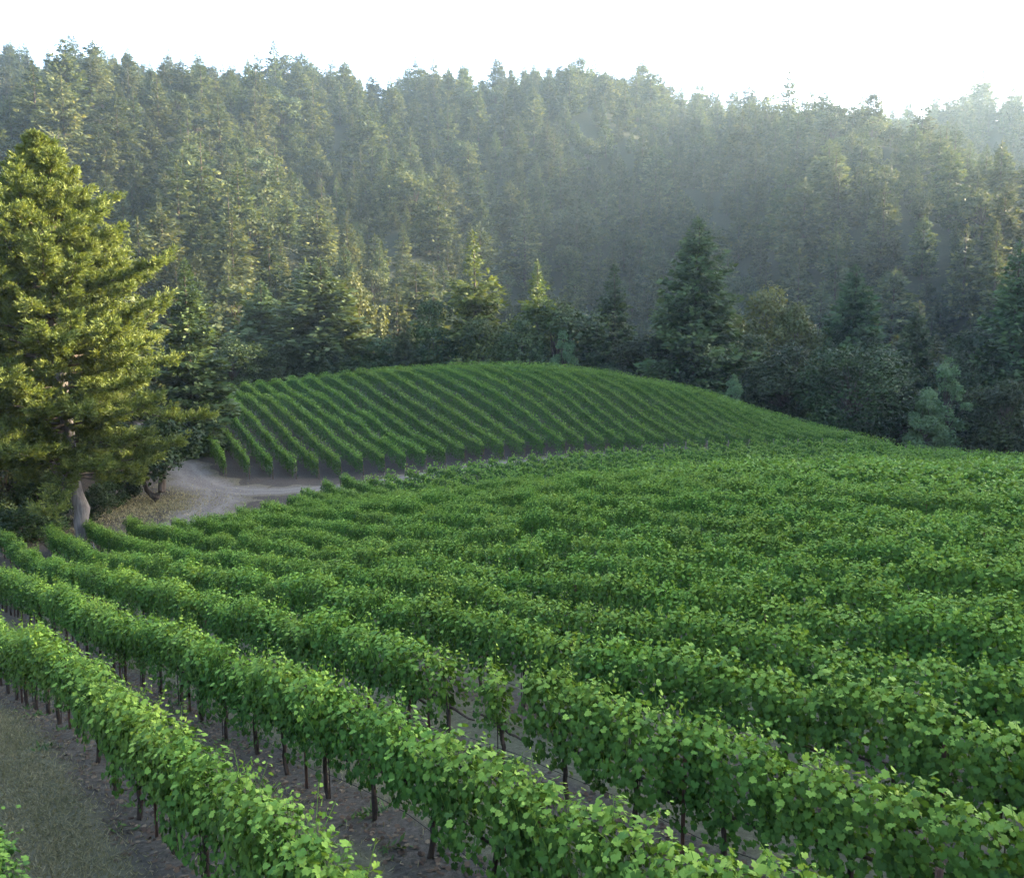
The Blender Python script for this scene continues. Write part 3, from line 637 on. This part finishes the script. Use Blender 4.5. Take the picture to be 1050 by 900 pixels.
stand('poplar_tree', 'pale', 952, 113, 398, 'shorter pale green tree left of the pointed poplar', 'tree', .95, 0, WE)
stand('broadleaf_tree', 'round', 1036, 114, 384, 'grey green round tree at the right edge behind the field', 'tree', 1.0, 1, WE)
stand('broadleaf_tree', 'round', 1000, 128, 345, 'dark tree behind the poplar and the round edge tree', 'tree', 1.0, 0, WE)
stand('broadleaf_tree', 'round', 668, 141, 335, 'dark round tree under the left side of the tallest fir', 'tree', 1.1, 1, WE)
stand('fir_tree', 'fir', 612, 141, 330, 'dark low fir below the slim fir with the sunlit tip', 'fir tree', 1.2, 2, WE)
stand('broadleaf_tree', 'round', 535, 140, 330, 'dark leafy tree at the knoll crest between golden fir and round oak', 'tree', .9, 0, WE)
stand('broadleaf_tree', 'round', 388, 145, 345, 'low dark tree at the knoll crest right of the wide pine', 'tree', 1.2, 2, WE)
stand('broadleaf_tree', 'oak', 336, 140, 352, 'light dark-green bush rounded below the wide pine', 'tree', .7, 1, WE)
stand('broadleaf_tree', 'oak', 282, 138, 352, 'dark spreading oak at the left end of the knoll crest', 'oak tree', .9, 2, WE)
stand('broadleaf_tree', 'round', 236, 134, 340, 'dark shady tree left of the knoll behind the pine branch', 'tree', 1.0, 1, WE)
stand('broadleaf_tree', 'round', 762, 137, 345, 'dark tree right below the tallest fir behind the pale sapling', 'tree', 1.1, 0, WE)
stand('broadleaf_tree', 'oak', 925, 122, 388, 'dark bush like oak hugging the right side of the big oak', 'oak tree', .7, 1, WE)
stand('fir_tree', 'slim', 190, 92, 268, 'dark fir directly behind the right branches of the big golden pine', 'fir tree', 1.15, 1, WE)
stand('fir_tree', 'fir', 12, 84, 165, 'dark fir behind the big golden pine at the left edge', 'fir tree', 1.2, 3, WE)

# left hand shade: shrubs, leaning oaks and bushes beside the track
LS = 'shaded trees and shrubs at the left by the track'
stand('shrub', 'shrub', 128, 74, 470, 'dark shrub behind the pale trunk beside the dry grass clearing', 'shrub', .8, 0, LS)
stand('shrub', 'shrub', 25, 66, 470, 'dark bush left of the pale pine trunk at the edge', 'shrub', 1.0, 1, LS)
stand('shrub', 'shrub', 203, 100, 402, 'tall dark shrub at the left flank of the knoll rows', 'shrub', .75, 2, LS)
stand('shrub', 'shrub', 168, 96, 420, 'dark thicket above the dirt track left of the knoll', 'shrub', 1.0, 0, LS)
stand('broadleaf_tree', 'round', 60, 88, 400, 'dark shaded tree behind the trunk of the big golden pine', 'tree', 1.0, 0, LS)
stand('broadleaf_tree', 'round', 120, 98, 380, 'dark shaded tree behind the lower branches of the golden pine', 'tree', 1.0, 2, LS)
stand('shrub', 'shrub', 95, 66, 498, 'low dark shrub right beside the base of the pale trunk', 'shrub', .9, 2, LS)

stand('oak_tree', 'oak', 2, 64, 440, 'dark oak in the shade at the left edge below the golden pine', 'oak tree', .8, 1, LS)
stand('shrub', 'shrub', 42, 63, 492, 'dark bush tucked just left of the pale trunk base', 'shrub', 1.0, 0, LS)
stand('shrub', 'shrub', -4, 60, 512, 'low dark bush at the very left edge behind the vine rows', 'shrub', 1.2, 2, LS)
stand('shrub', 'shrub', 22, 59.5, 522, 'low dark bush between the pale trunk and the left ends of the vine rows', 'shrub', 1.6, 0, LS)
stand('shrub', 'shrub', 112, 70, 480, 'dark bush between the pale trunk and the dry grass', 'shrub', .8, 1, LS)

# the leaning little oak whose crooked dark trunk forks above the dry grass
def leaning_oak():
    x, y = -30.2, 73.0; z = float(gz(x, y)); o = empty('oak_tree', (x, y, z))
    tag(o, 'crooked little oak with a dark forked trunk over the dry grass clearing', 'oak tree', LS)
    a = Acc()
    tube(a, [(0, 0, -.3), (.15, 0, .5), (.65, 0, 1.0), (.75, 0, 2.0), (1.0, .1, 3.4), (1.5, .2, 5)], [.42, .36, .33, .28, .22, .1], n=9)
    tube(a, [(.1, 0, .3), (-.6, 0, 1.0), (-.95, 0, 2.2), (-1.5, .1, 3.6)], [.28, .22, .17, .08], n=8)
    link('trunk', a.mesh('trunk', M['bark'], smooth=True), o)
    tk, cr = broadleaf(91, 6, 3.6, 34, 300, .34, base=0)
    c = link('crown', cr.mesh('crown', M['oak']), o, (.2, .2, 2.0)); return o
leaning_oak()
def bare_trunk():
    x, y = -40.0, 70.0; z = float(gz(x, y)); o = empty('oak_tree', (x, y, z))
    tag(o, 'dark oak with a bare straight trunk in the shade at the left edge', 'oak tree', LS)
    a = Acc(); tube(a, [(0, 0, -.3), (.05, 0, 2), (-.1, 0, 4), (.2, 0, 7)], [.36, .28, .24, .12], n=9)
    tube(a, [(0, 0, 2.6), (-1.0, 0, 3.6), (-1.8, .2, 5)], [.15, .11, .05], n=7); tube(a, [(0, 0, 3.2), (1.0, 0, 4.4), (1.8, -.2, 6)], [.15, .11, .05], n=7)
    link('trunk', a.mesh('trunk', M['bark'], smooth=True), o)
    tk, cr = broadleaf(92, 7, 4.2, 36, 300, .36, base=0)
    link('crown', cr.mesh('crown', M['oak']), o, (0, 0, 4.2))
bare_trunk()

# the big golden pine
def big_pine():
    g = np.random.default_rng(2024)
    x, y = -28.8, 57.2; z = float(gz(x, y)); H = 26.6
    o = empty('pine_tree', (x, y, z))
    tag(o, 'big golden sunlit pine with a pale trunk filling the left edge', 'pine tree')
    tk = Acc(); cr = Acc(); br = Acc()
    zz = np.array([-.5, 0, .8, 1.8, 2.6, 3.6, 5, 7, 10, 14, 18, 22, 24, 25.2])
    ax = np.array([.35, .35, .25, .15, .28, -.05, -.25, -.3, -.5, -.7, -.9, -1.0, -1.1, -1.1])
    ay = np.array([0, 0, .0, .05, .1, .1, .1, .1, .0, -.1, -.1, 0, 0, 0])
    rr = np.array([.74, .57, .47, .46, .49, .41, .39, .37, .42, .33, .25, .16, .07, .03])
    tube(tk, np.column_stack([ax, ay, zz]), rr, n=14)
    tube(tk, [(.2, 0, 3.0), (-.9, .3, 4.2), (-2.2, .4, 6.5), (-2.6, .5, 10)], [.33, .26, .2, .1], n=9)
    TP = []; TD = []; TT = []
    nb = 230
    for i in range(nb):
        h = 4.6 + (H - 5.0) * (i / nb) ** .95 + g.normal(0, .25); rel = (h - 4.6) / (H - 4.6)
        phi = i * 2.399 + g.normal(0, .5)
        if h < 5.9 and math.sin(phi) < -.15: continue          # the bole stays clear on the open side
        prof = np.interp(rel, [0, .08, .25, .4, .55, .7, .85, 1], [5.6, 6.8, 7.3, 7.5, 6.8, 4.9, 2.2, .2])
        Lb = prof * g.uniform(.58, 1.18)
        if .17 < rel < .30 and math.cos(phi + .1) > .8: Lb = g.uniform(9.3, 10.6)
        pitch = np.interp(rel, [0, .3, .7, 1], [-.10, .12, .35, .9]) + g.normal(0, .14)
        bx = np.interp(h, zz, ax); by = np.interp(h, zz, ay)
        n = max(5, int(Lb / .55)); f = np.linspace(0, 1, n)
        ph = phi + np.cumsum(g.normal(0, .07, n)); st = Lb / (n - 1)
        pz = pitch + .55 * f ** 2 - .15 * np.sin(f * 3.14) + np.cumsum(g.normal(0, .05, n))
        pts = np.column_stack([bx + np.concatenate([[0], np.cumsum(np.cos(ph) * np.cos(pz) * st)[:-1]]), by + np.concatenate([[0], np.cumsum(np.sin(ph) * np.cos(pz) * st)[:-1]]),
                               h + np.concatenate([[0], np.cumsum(np.sin(pz) * st)[:-1]])])
        tube(br, pts, np.linspace(.035 + .011 * Lb, .015, n), n=5, cap=False)
        dens = 1.0
        for q in range(n):                                # side twigs carrying upturned needle tufts
            if f[q] < .22: continue
            tw = g.integers(4, 8)
            for _ in range(tw):
                ya = ph[q] + g.choice([-1, 1]) * g.uniform(.35, 1.3); lt = g.uniform(.5, 1.25) * (1.1 - .45 * f[q]) * min(1, .25 + Lb / 6)
                up = g.normal(.15, .3)
                k = max(2, int(lt / .22)); ff = (np.arange(k) + 1) / k
                d = np.array([math.cos(ya), math.sin(ya), up])
                p = pts[q] + d * (lt * ff)[:, None]; p[:, 2] += .25 * lt * ff ** 2 - .05
                TP.append(p); TD.append(np.repeat((d + [0, 0, .5])[None], k, 0)); TT.append(np.full(k, g.normal(.5, .13)) + .15 * (ff > .8))
                if lt > .8: tube(br, [pts[q], p[k // 2], p[-1]], [.018, .012, .006], n=3, cap=False)
        p = pts[-2:]; TP.append(p); TD.append(np.repeat(np.array([[math.cos(phi), math.sin(phi), .9]]), 2, 0)); TT.append(np.full(2, .75))
    TP = np.concatenate(TP); TD = unit(np.concatenate(TD)); TT = np.concatenate(TT)
    m = 21; n = len(TP)
    P = np.repeat(TP, m, 0) + g.normal(0, .085, (n * m, 3)); D = np.repeat(TD, m, 0) + g.normal(0, .55, (n * m, 3))
    cards(cr, P, D, g.normal(0, 1, (n * m, 3)) + [0, 0, .4], g.uniform(.18, .34, n * m), g.uniform(.05, .085, n * m), np.clip(np.repeat(TT, m) + g.normal(0, .12, n * m), 0, 1))
    link('trunk', tk.mesh('trunk', M['palebark'], smooth=True), o)
    link('limbs', br.mesh('limbs', M['limb']), o); link('crown', cr.mesh('crown', M['pine']), o)
    print('pine cards', n * m)
big_pine()

# hillside forest -------------------------------------------------------
MID = {}
MID['tall'] = [tree_pair(conifer(300 + i, 20, 4.9, 110, .75, 8, 1.10, .5, base=.04, pw=.9, droop=.20, irregular=.35), M['hill'], M['bark']) for i in range(5)]
MID['broad'] = [tree_pair(conifer(320 + i, 20, 6.2, 110, .80, 8, 1.2, .55, base=.05, pw=.75, droop=.16, irregular=.42), M['hill'], M['bark']) for i in range(4)]
MID['leafy'] = [tree_pair(broadleaf(340 + i, 20, 7.5, 34, 120, 1.15, base=.08, topy=.5, open_=.2), M['hill'], M['bark']) for i in range(3)]
protos = []
for key in ('tall', 'broad', 'leafy'):
    for tk, cr in MID[key]: protos.append((key, tk, cr))
NP = len(protos)

def cam_px(x, y, z):
    yy = y * _c - z * _s; zz = y * _s + z * _c
    return 525 + 900 * x / yy, 450 - 900 * zz / yy
def scatter(n, xr, yr, spacing, seed, ok):
    g = np.random.default_rng(seed)
    P = np.column_stack([g.uniform(*xr, n), g.uniform(*yr, n)])
    P = P[ok(P[:, 0], P[:, 1])]
    cell = {}; out = []
    for x, y in P:
        sp = spacing(x, y); i, j = int(x // 12), int(y // 12); good = True
        for a in (-1, 0, 1):
            for b in (-1, 0, 1):
                for (u, v, s2) in cell.get((i + a, j + b), ()):
                    if (u - x) ** 2 + (v - y) ** 2 < (.5 * (sp + s2)) ** 2: good = False; break
                if not good: break
            if not good: break
        if good: cell.setdefault((i, j), []).append((x, y, sp)); out.append((x, y))
    return np.array(out)
def okm(x, y):
    a = x / y; D = 640 + 40 * np.sin(a * 6 + .6) + 25 * np.sin(a * 15)
    left = (x < -48 - .12 * (y - 100)) & (y > 85)
    return ((y > 166) | left) & (np.abs(a) < .74) & (y < D + 25)
hp_ = scatter(48000, (-520, 520), (85, 720), lambda x, y: 5.9 + y / 175, 11, okm)
g = np.random.default_rng(12)
hz = gz(hp_[:, 0], hp_[:, 1]); n = len(hp_)
pn = .5 + .5 * np.sin(hp_[:, 0] / 37 + 1.3 * np.sin(hp_[:, 1] / 51)) * np.sin(hp_[:, 1] / 43 + .6)
hh = g.lognormal(math.log(15.2), .36, n).clip(7, 29) * (.85 + .3 * pn)
hh = np.where(hp_[:, 1] < 240, hh * .85, hh)
kr = g.random(n); key = np.where(kr < .44, 0, np.where(kr < .82, 1, 2))
hh = np.where(key == 2, hh * .7, hh)
px, py = cam_px(hp_[:, 0], hp_[:, 1], hz); tx, ty = cam_px(hp_[:, 0], hp_[:, 1], hz + hh)
infr = (px > -30) & (px < 1080) & (ty < 470)
# keep those that can be seen: simple per-bearing horizon sweep for the apparent size of what shows
app = hh / hp_[:, 1]
order = np.argsort(-np.where(infr, app, 0))
IND = order[:262]; ind = np.zeros(n, bool); ind[IND] = True
print('hillside trees', n, 'individual', len(IND))
cols = [(0, 130, 'behind the big golden pine'), (130, 250, 'right of the golden pine'), (250, 350, 'above the wide dark pine'), (350, 450, 'left of the golden fir'),
        (450, 560, 'above the golden fir'), (560, 670, 'above the broad round oak'), (670, 780, 'behind the tallest dark fir'), (780, 920, 'above the big round oak'), (920, 1200, 'near the right edge')]
KN = ['slender conifer', 'broad conifer', 'leafy tree']
ents = {}
for i in IND:
    c = next((t for a, b, t in cols if tx[i] < b), cols[-1][2])
    yv = hp_[i, 1]; band = 'lowest on the slope' if yv < 185 else 'low on the slope' if yv < 225 else 'further up the slope'
    ents.setdefault((c, band, int(key[i])), []).append(i)
NUM = ['', 'one', 'two', 'three', 'four', 'five', 'six', 'seven', 'eight', 'nine', 'ten', 'eleven', 'twelve', 'thirteen', 'fourteen', 'fifteen', 'sixteen', 'seventeen', 'eighteen', 'nineteen', 'twenty']
def numw(n): return NUM[n] if n <= 20 else 'many'
for (c, band, kk), L in ents.items():
    L.sort(key=lambda i: tx[i])
    for r, i in enumerate(L):
        kn = KN[kk]
        if len(L) == 1: lab = f'hazy {kn} {band}, {c}'
        elif r == 0: lab = f'{kn} {band}, {c}, leftmost of {numw(len(L))}'
        elif r == len(L) - 1: lab = f'{kn} {band}, {c}, rightmost of {numw(len(L))}'
        else: lab = f'{kn} {band}, {c}, {ordinal(r + 1)} of {numw(len(L))} from left'
        j = [q for q in range(NP) if protos[q][0] == ('tall', 'broad', 'leafy')[kk]][int(g.integers(3))]
        o = empty('broadleaf_tree' if kk == 2 else 'conifer', (hp_[i, 0], hp_[i, 1], hz[i] - .3), g.uniform(0, 6.28))
        s = hh[i] / 20; w = s * g.uniform(.85, 1.2); o.scale = (w, w, s)
        tag(o, lab, 'tree' if kk == 2 else 'conifer', 'hillside trees beyond the wood edge')
        link('trunk', protos[j][1], o); link('crown', protos[j][2], o)

def forest(name, P, Z, Hh, K, seed):
    g = np.random.default_rng(seed); n = len(P)
    me = bpy.data.meshes.new(name); me.vertices.add(n)
    me.vertices.foreach_set('co', np.column_stack([P, Z - .3]).astype(np.float32).ravel())
    idx = np.array([int(g.choice([q for q in range(NP) if protos[q][0] == ('tall', 'broad', 'leafy')[k]])) for k in K], np.int32)
    a = me.attributes.new('pick', 'INT', 'POINT'); a.data.foreach_set('value', idx)
    s = Hh / 20; w = s * g.uniform(.85, 1.2, n)
    a = me.attributes.new('size', 'FLOAT_VECTOR', 'POINT'); a.data.foreach_set('vector', np.column_stack([w, w, s]).astype(np.float32).ravel())
    a = me.attributes.new('turn', 'FLOAT_VECTOR', 'POINT'); a.data.foreach_set('vector', np.column_stack([np.zeros(n), np.zeros(n), g.uniform(0, 6.28, n)]).astype(np.float32).ravel())
    o = link(name, me); md = o.modifiers.new('trees', 'NODES')
    ng = bpy.data.node_groups.new(name, 'GeometryNodeTree')
    ng.interface.new_socket('Geometry', in_out='INPUT', socket_type='NodeSocketGeometry'); ng.interface.new_socket('Geometry', in_out='OUTPUT', socket_type='NodeSocketGeometry')
    gi = ng.nodes.new('NodeGroupInput'); go = ng.nodes.new('NodeGroupOutput'); L = ng.links.new
    ip = ng.nodes.new('GeometryNodeInstanceOnPoints'); ci = ng.nodes.new('GeometryNodeCollectionInfo')
    ci.inputs['Collection'].default_value = PC; ci.inputs['Separate Children'].default_value = True; ci.inputs['Reset Children'].default_value = True
    def na(t, nm):
        q = ng.nodes.new('GeometryNodeInputNamedAttribute'); q.data_type = t; q.inputs['Name'].default_value = nm; return q.outputs[0]
    L(gi.outputs[0], ip.inputs['Points']); L(ci.outputs[0], ip.inputs['Instance']); ip.inputs['Pick Instance'].default_value = True
    L(na('INT', 'pick'), ip.inputs['Instance Index']); L(na('FLOAT_VECTOR', 'size'), ip.inputs['Scale'])
    er = ng.nodes.new('FunctionNodeEulerToRotation'); L(na('FLOAT_VECTOR', 'turn'), er.inputs[0]); L(er.outputs[0], ip.inputs['Rotation'])
    L(ip.outputs[0], go.inputs[0]); md.node_group = ng
    return o
def merge_pair(tk, cr, nm):
    V = []; F = []; mi = []; tt = []; off = 0
    for q, me in ((0, tk), (1, cr)):
        nv = len(me.vertices); v = np.empty(nv * 3, np.float32); me.vertices.foreach_get('co', v); V.append(v.reshape(-1, 3))
        lt = np.empty(len(me.polygons), np.int32); me.polygons.foreach_get('loop_total', lt); ls = np.empty(len(me.loops), np.int32); me.loops.foreach_get('vertex_index', ls)
        st = np.concatenate([[0], np.cumsum(lt)[:-1]]); t = np.empty(len(lt), np.float32); me.attributes['tint'].data.foreach_get('value', t)
        for k in (3, 4):
            sel = lt == k
            if sel.any(): F.append(ls[st[sel][:, None] + np.arange(k)] + off); mi.append(np.full(sel.sum(), q)); tt.append(t[sel])
        off += nv
    return np_mesh(nm, np.concatenate(V), F, [tk.materials[0], cr.materials[0]], np.concatenate(tt), np.concatenate(mi))
PC = bpy.data.collections.new('forest_tree_kinds')
for q, (kk, tk, cr) in enumerate(protos):
    PC.objects.link(bpy.data.objects.new('%02d_tree' % q, merge_pair(tk, cr, 'tree')))
rest = ~ind
fo = forest('forest', hp_[rest], hz[rest], hh[rest], key[rest], 21)
tag(fo, 'hazy conifer forest covering the steep hillside up to the skyline', 'forest', kind='stuff')
# the wooded hill to the right that shades the vineyard
def oks(x, y):
    u = x * _sn[0] + y * _sn[1]; v = x * _se[0] + y * _se[1]
    return (u > -90) & (u < 175) & (v > 150) & (v < 290) & (x / np.maximum(y, 1) > .60) & (x > 72)
sp_ = scatter(16000, (60, 380), (-140, 300), lambda x, y: 5.2, 31, oks)
sz_ = gz(sp_[:, 0], sp_[:, 1]); sh_ = g.uniform(8, 13, len(sp_))
fo2 = forest('forest', sp_, sz_, sh_, np.where(g.random(len(sp_)) < .6, 0, 1), 22)
tag(fo2, 'dark conifers on the hill beyond the right edge of the field', 'forest', kind='stuff')
# ------------------------------------------------------------------ ground cover
def blades():
    g = np.random.default_rng(77); a = Acc()
    # mown dry grass in the nearest aisles and tufts on the clearing
    n = 70000; s = g.uniform(1, 34, n); t = ROW_T0 + ROW_W * (np.where(g.random(n) < .62, .5, np.where(g.random(n) < .6, 1.5, 2.5))) + g.normal(0, .40, n)
    x = rp_[0] * t + rd[0] * s; y = rp_[1] * t + rd[1] * s
    m = 9000; x = np.concatenate([x, g.normal(-30.5, 3.2, m)]); y = np.concatenate([y, g.normal(70, 4.2, m)])
    ln = np.concatenate([g.uniform(.05, .14, n), g.uniform(.12, .38, m)]); k = n + m
    P = np.column_stack([x, y, gz(x, y) - .01])
    D = np.column_stack([g.normal(0, .8, (k, 2)), np.full(k, .7)]); 
    cards(a, P, D, g.normal(0, 1, (k, 3)), ln, np.concatenate([np.full(n, .013), np.full(m, .035)]), g.random(k))
    o = link('grass', a.mesh('grass', M['grass'])); tag(o, 'dry mown grass in the aisles and on the clearing under the pine', 'grass', kind='stuff')
    a = Acc(); n = 9000; k = g.integers(0, 5, n); s = g.uniform(1, 30, n); t = ROW_T0 + ROW_W * k + g.normal(0, .30, n)
    x = rp_[0] * t + rd[0] * s; y = rp_[1] * t + rd[1] * s
    P = np.column_stack([x, y, gz(x, y) + g.uniform(.006, .02, n)])
    vine_leaves(a, P, np.column_stack([g.normal(0, 1, (n, 2)), g.normal(0, .12, n)]), np.column_stack([g.normal(0, .25, (n, 2)), np.ones(n)]), g.uniform(.05, .10, n), g.random(n))
    o = link('leaf_litter', a.mesh('leaf_litter', M['litter'])); tag(o, 'brown and reddish fallen leaves on the soil under the vines', 'leaf litter', kind='stuff')
    a = Acc(); n = 900; c = np.array([(g.uniform(2, 24), ROW_T0 + ROW_W * g.integers(1, 4) + g.normal(0, .35)) for _ in range(45)])
    q = g.integers(0, 45, n); s = c[q, 0] + g.normal(0, .12, n); t = c[q, 1] + g.normal(0, .12, n)
    x = rp_[0] * t + rd[0] * s; y = rp_[1] * t + rd[1] * s
    cards(a, np.column_stack([x, y, gz(x, y)]), np.column_stack([g.normal(0, .8, (n, 2)), np.full(n, .6)]), np.column_stack([g.normal(0, .5, (n, 2)), np.ones(n)]), g.uniform(.08, .2, n), g.uniform(.03, .06, n), g.random(n))
    o = link('weeds', a.mesh('weeds', M['weed'])); tag(o, 'small green weeds sprouting from the soil under the vines', 'weeds', kind='stuff')
blades()

# ------------------------------------------------------------------ air, light, camera
hv = np.array([(x, y, z) for z in (float(GZ.min()) - 1, 226) for (x, y) in ((-645, -165), (645, -165), (645, 870), (-645, 870))], float)
haze = link('haze', np_mesh('haze', hv, [[(0, 3, 2, 1), (4, 5, 6, 7), (0, 1, 5, 4), (1, 2, 6, 5), (2, 3, 7, 6), (3, 0, 4, 7)]], []))
hm, nt, out = new_mat('haze_air')
pv = N(nt, 'ShaderNodeVolumePrincipled'); pv.inputs['Color'].default_value = (.58, .8, 1, 1)
pv.inputs['Density'].default_value = HAZE; pv.inputs['Anisotropy'].default_value = .5
nt.links.new(pv.outputs[0], out.inputs['Volume'])
haze.data.materials.append(hm); tag(haze, 'pale blue evening haze in the air of the valley', 'haze', kind='stuff')

W = bpy.data.worlds.new('World'); S.world = W; W.use_nodes = True
nt = W.node_tree; nt.nodes.clear()
wo = nt.nodes.new('ShaderNodeOutputWorld'); bg = nt.nodes.new('ShaderNodeBackground'); sky = nt.nodes.new('ShaderNodeTexSky')
sky.sky_type = 'NISHITA'; sky.sun_disc = False; sky.sun_elevation = SUN_EL; sky.sun_rotation = SUN_AZ
sky.air_density = .85; sky.dust_density = 2.2; sky.ozone_density = .2; sky.altitude = 200
bg.inputs['Strength'].default_value = SKY
nt.links.new(sky.outputs[0], bg.inputs[0]); nt.links.new(bg.outputs[0], wo.inputs[0])

sl = bpy.data.lights.new('sun', 'SUN'); sl.energy = SUN; sl.angle = R(.5); sl.color = (1, .82, .54)
so = bpy.data.objects.new('sun', sl); COL.objects.link(so)
dv = Vector((math.sin(SUN_AZ) * math.cos(SUN_EL), math.cos(SUN_AZ) * math.cos(SUN_EL), math.sin(SUN_EL)))
so.rotation_euler = dv.to_track_quat('Z', 'Y').to_euler(); so.location = dv * 300

cd = bpy.data.cameras.new('camera'); cam = bpy.data.objects.new('camera', cd); COL.objects.link(cam)
cd.sensor_fit = 'HORIZONTAL'; cd.sensor_width = 36; cd.lens = 36 * 900 / 1050; cd.clip_end = 6000; cd.clip_start = .1
cam.location = (0, 0, 0); cam.rotation_euler = (math.pi / 2 - LN, 0, 0)
S.camera = cam

S.view_settings.view_transform = 'Standard'; S.view_settings.look = 'None'; S.view_settings.gamma = 1; S.view_settings.exposure = EXPO
S.view_settings.use_curve_mapping = False
S.render.engine = 'CYCLES'
c = S.cycles
c.max_bounces = 6; c.diffuse_bounces = 3; c.glossy_bounces = 2; c.transmission_bounces = 4; c.transparent_max_bounces = 4; c.volume_bounces = 0
c.use_adaptive_sampling = True; c.adaptive_threshold = .02; c.use_denoising = True
c.caustics_reflective = False; c.caustics_refractive = False; c.sample_clamp_indirect = 4
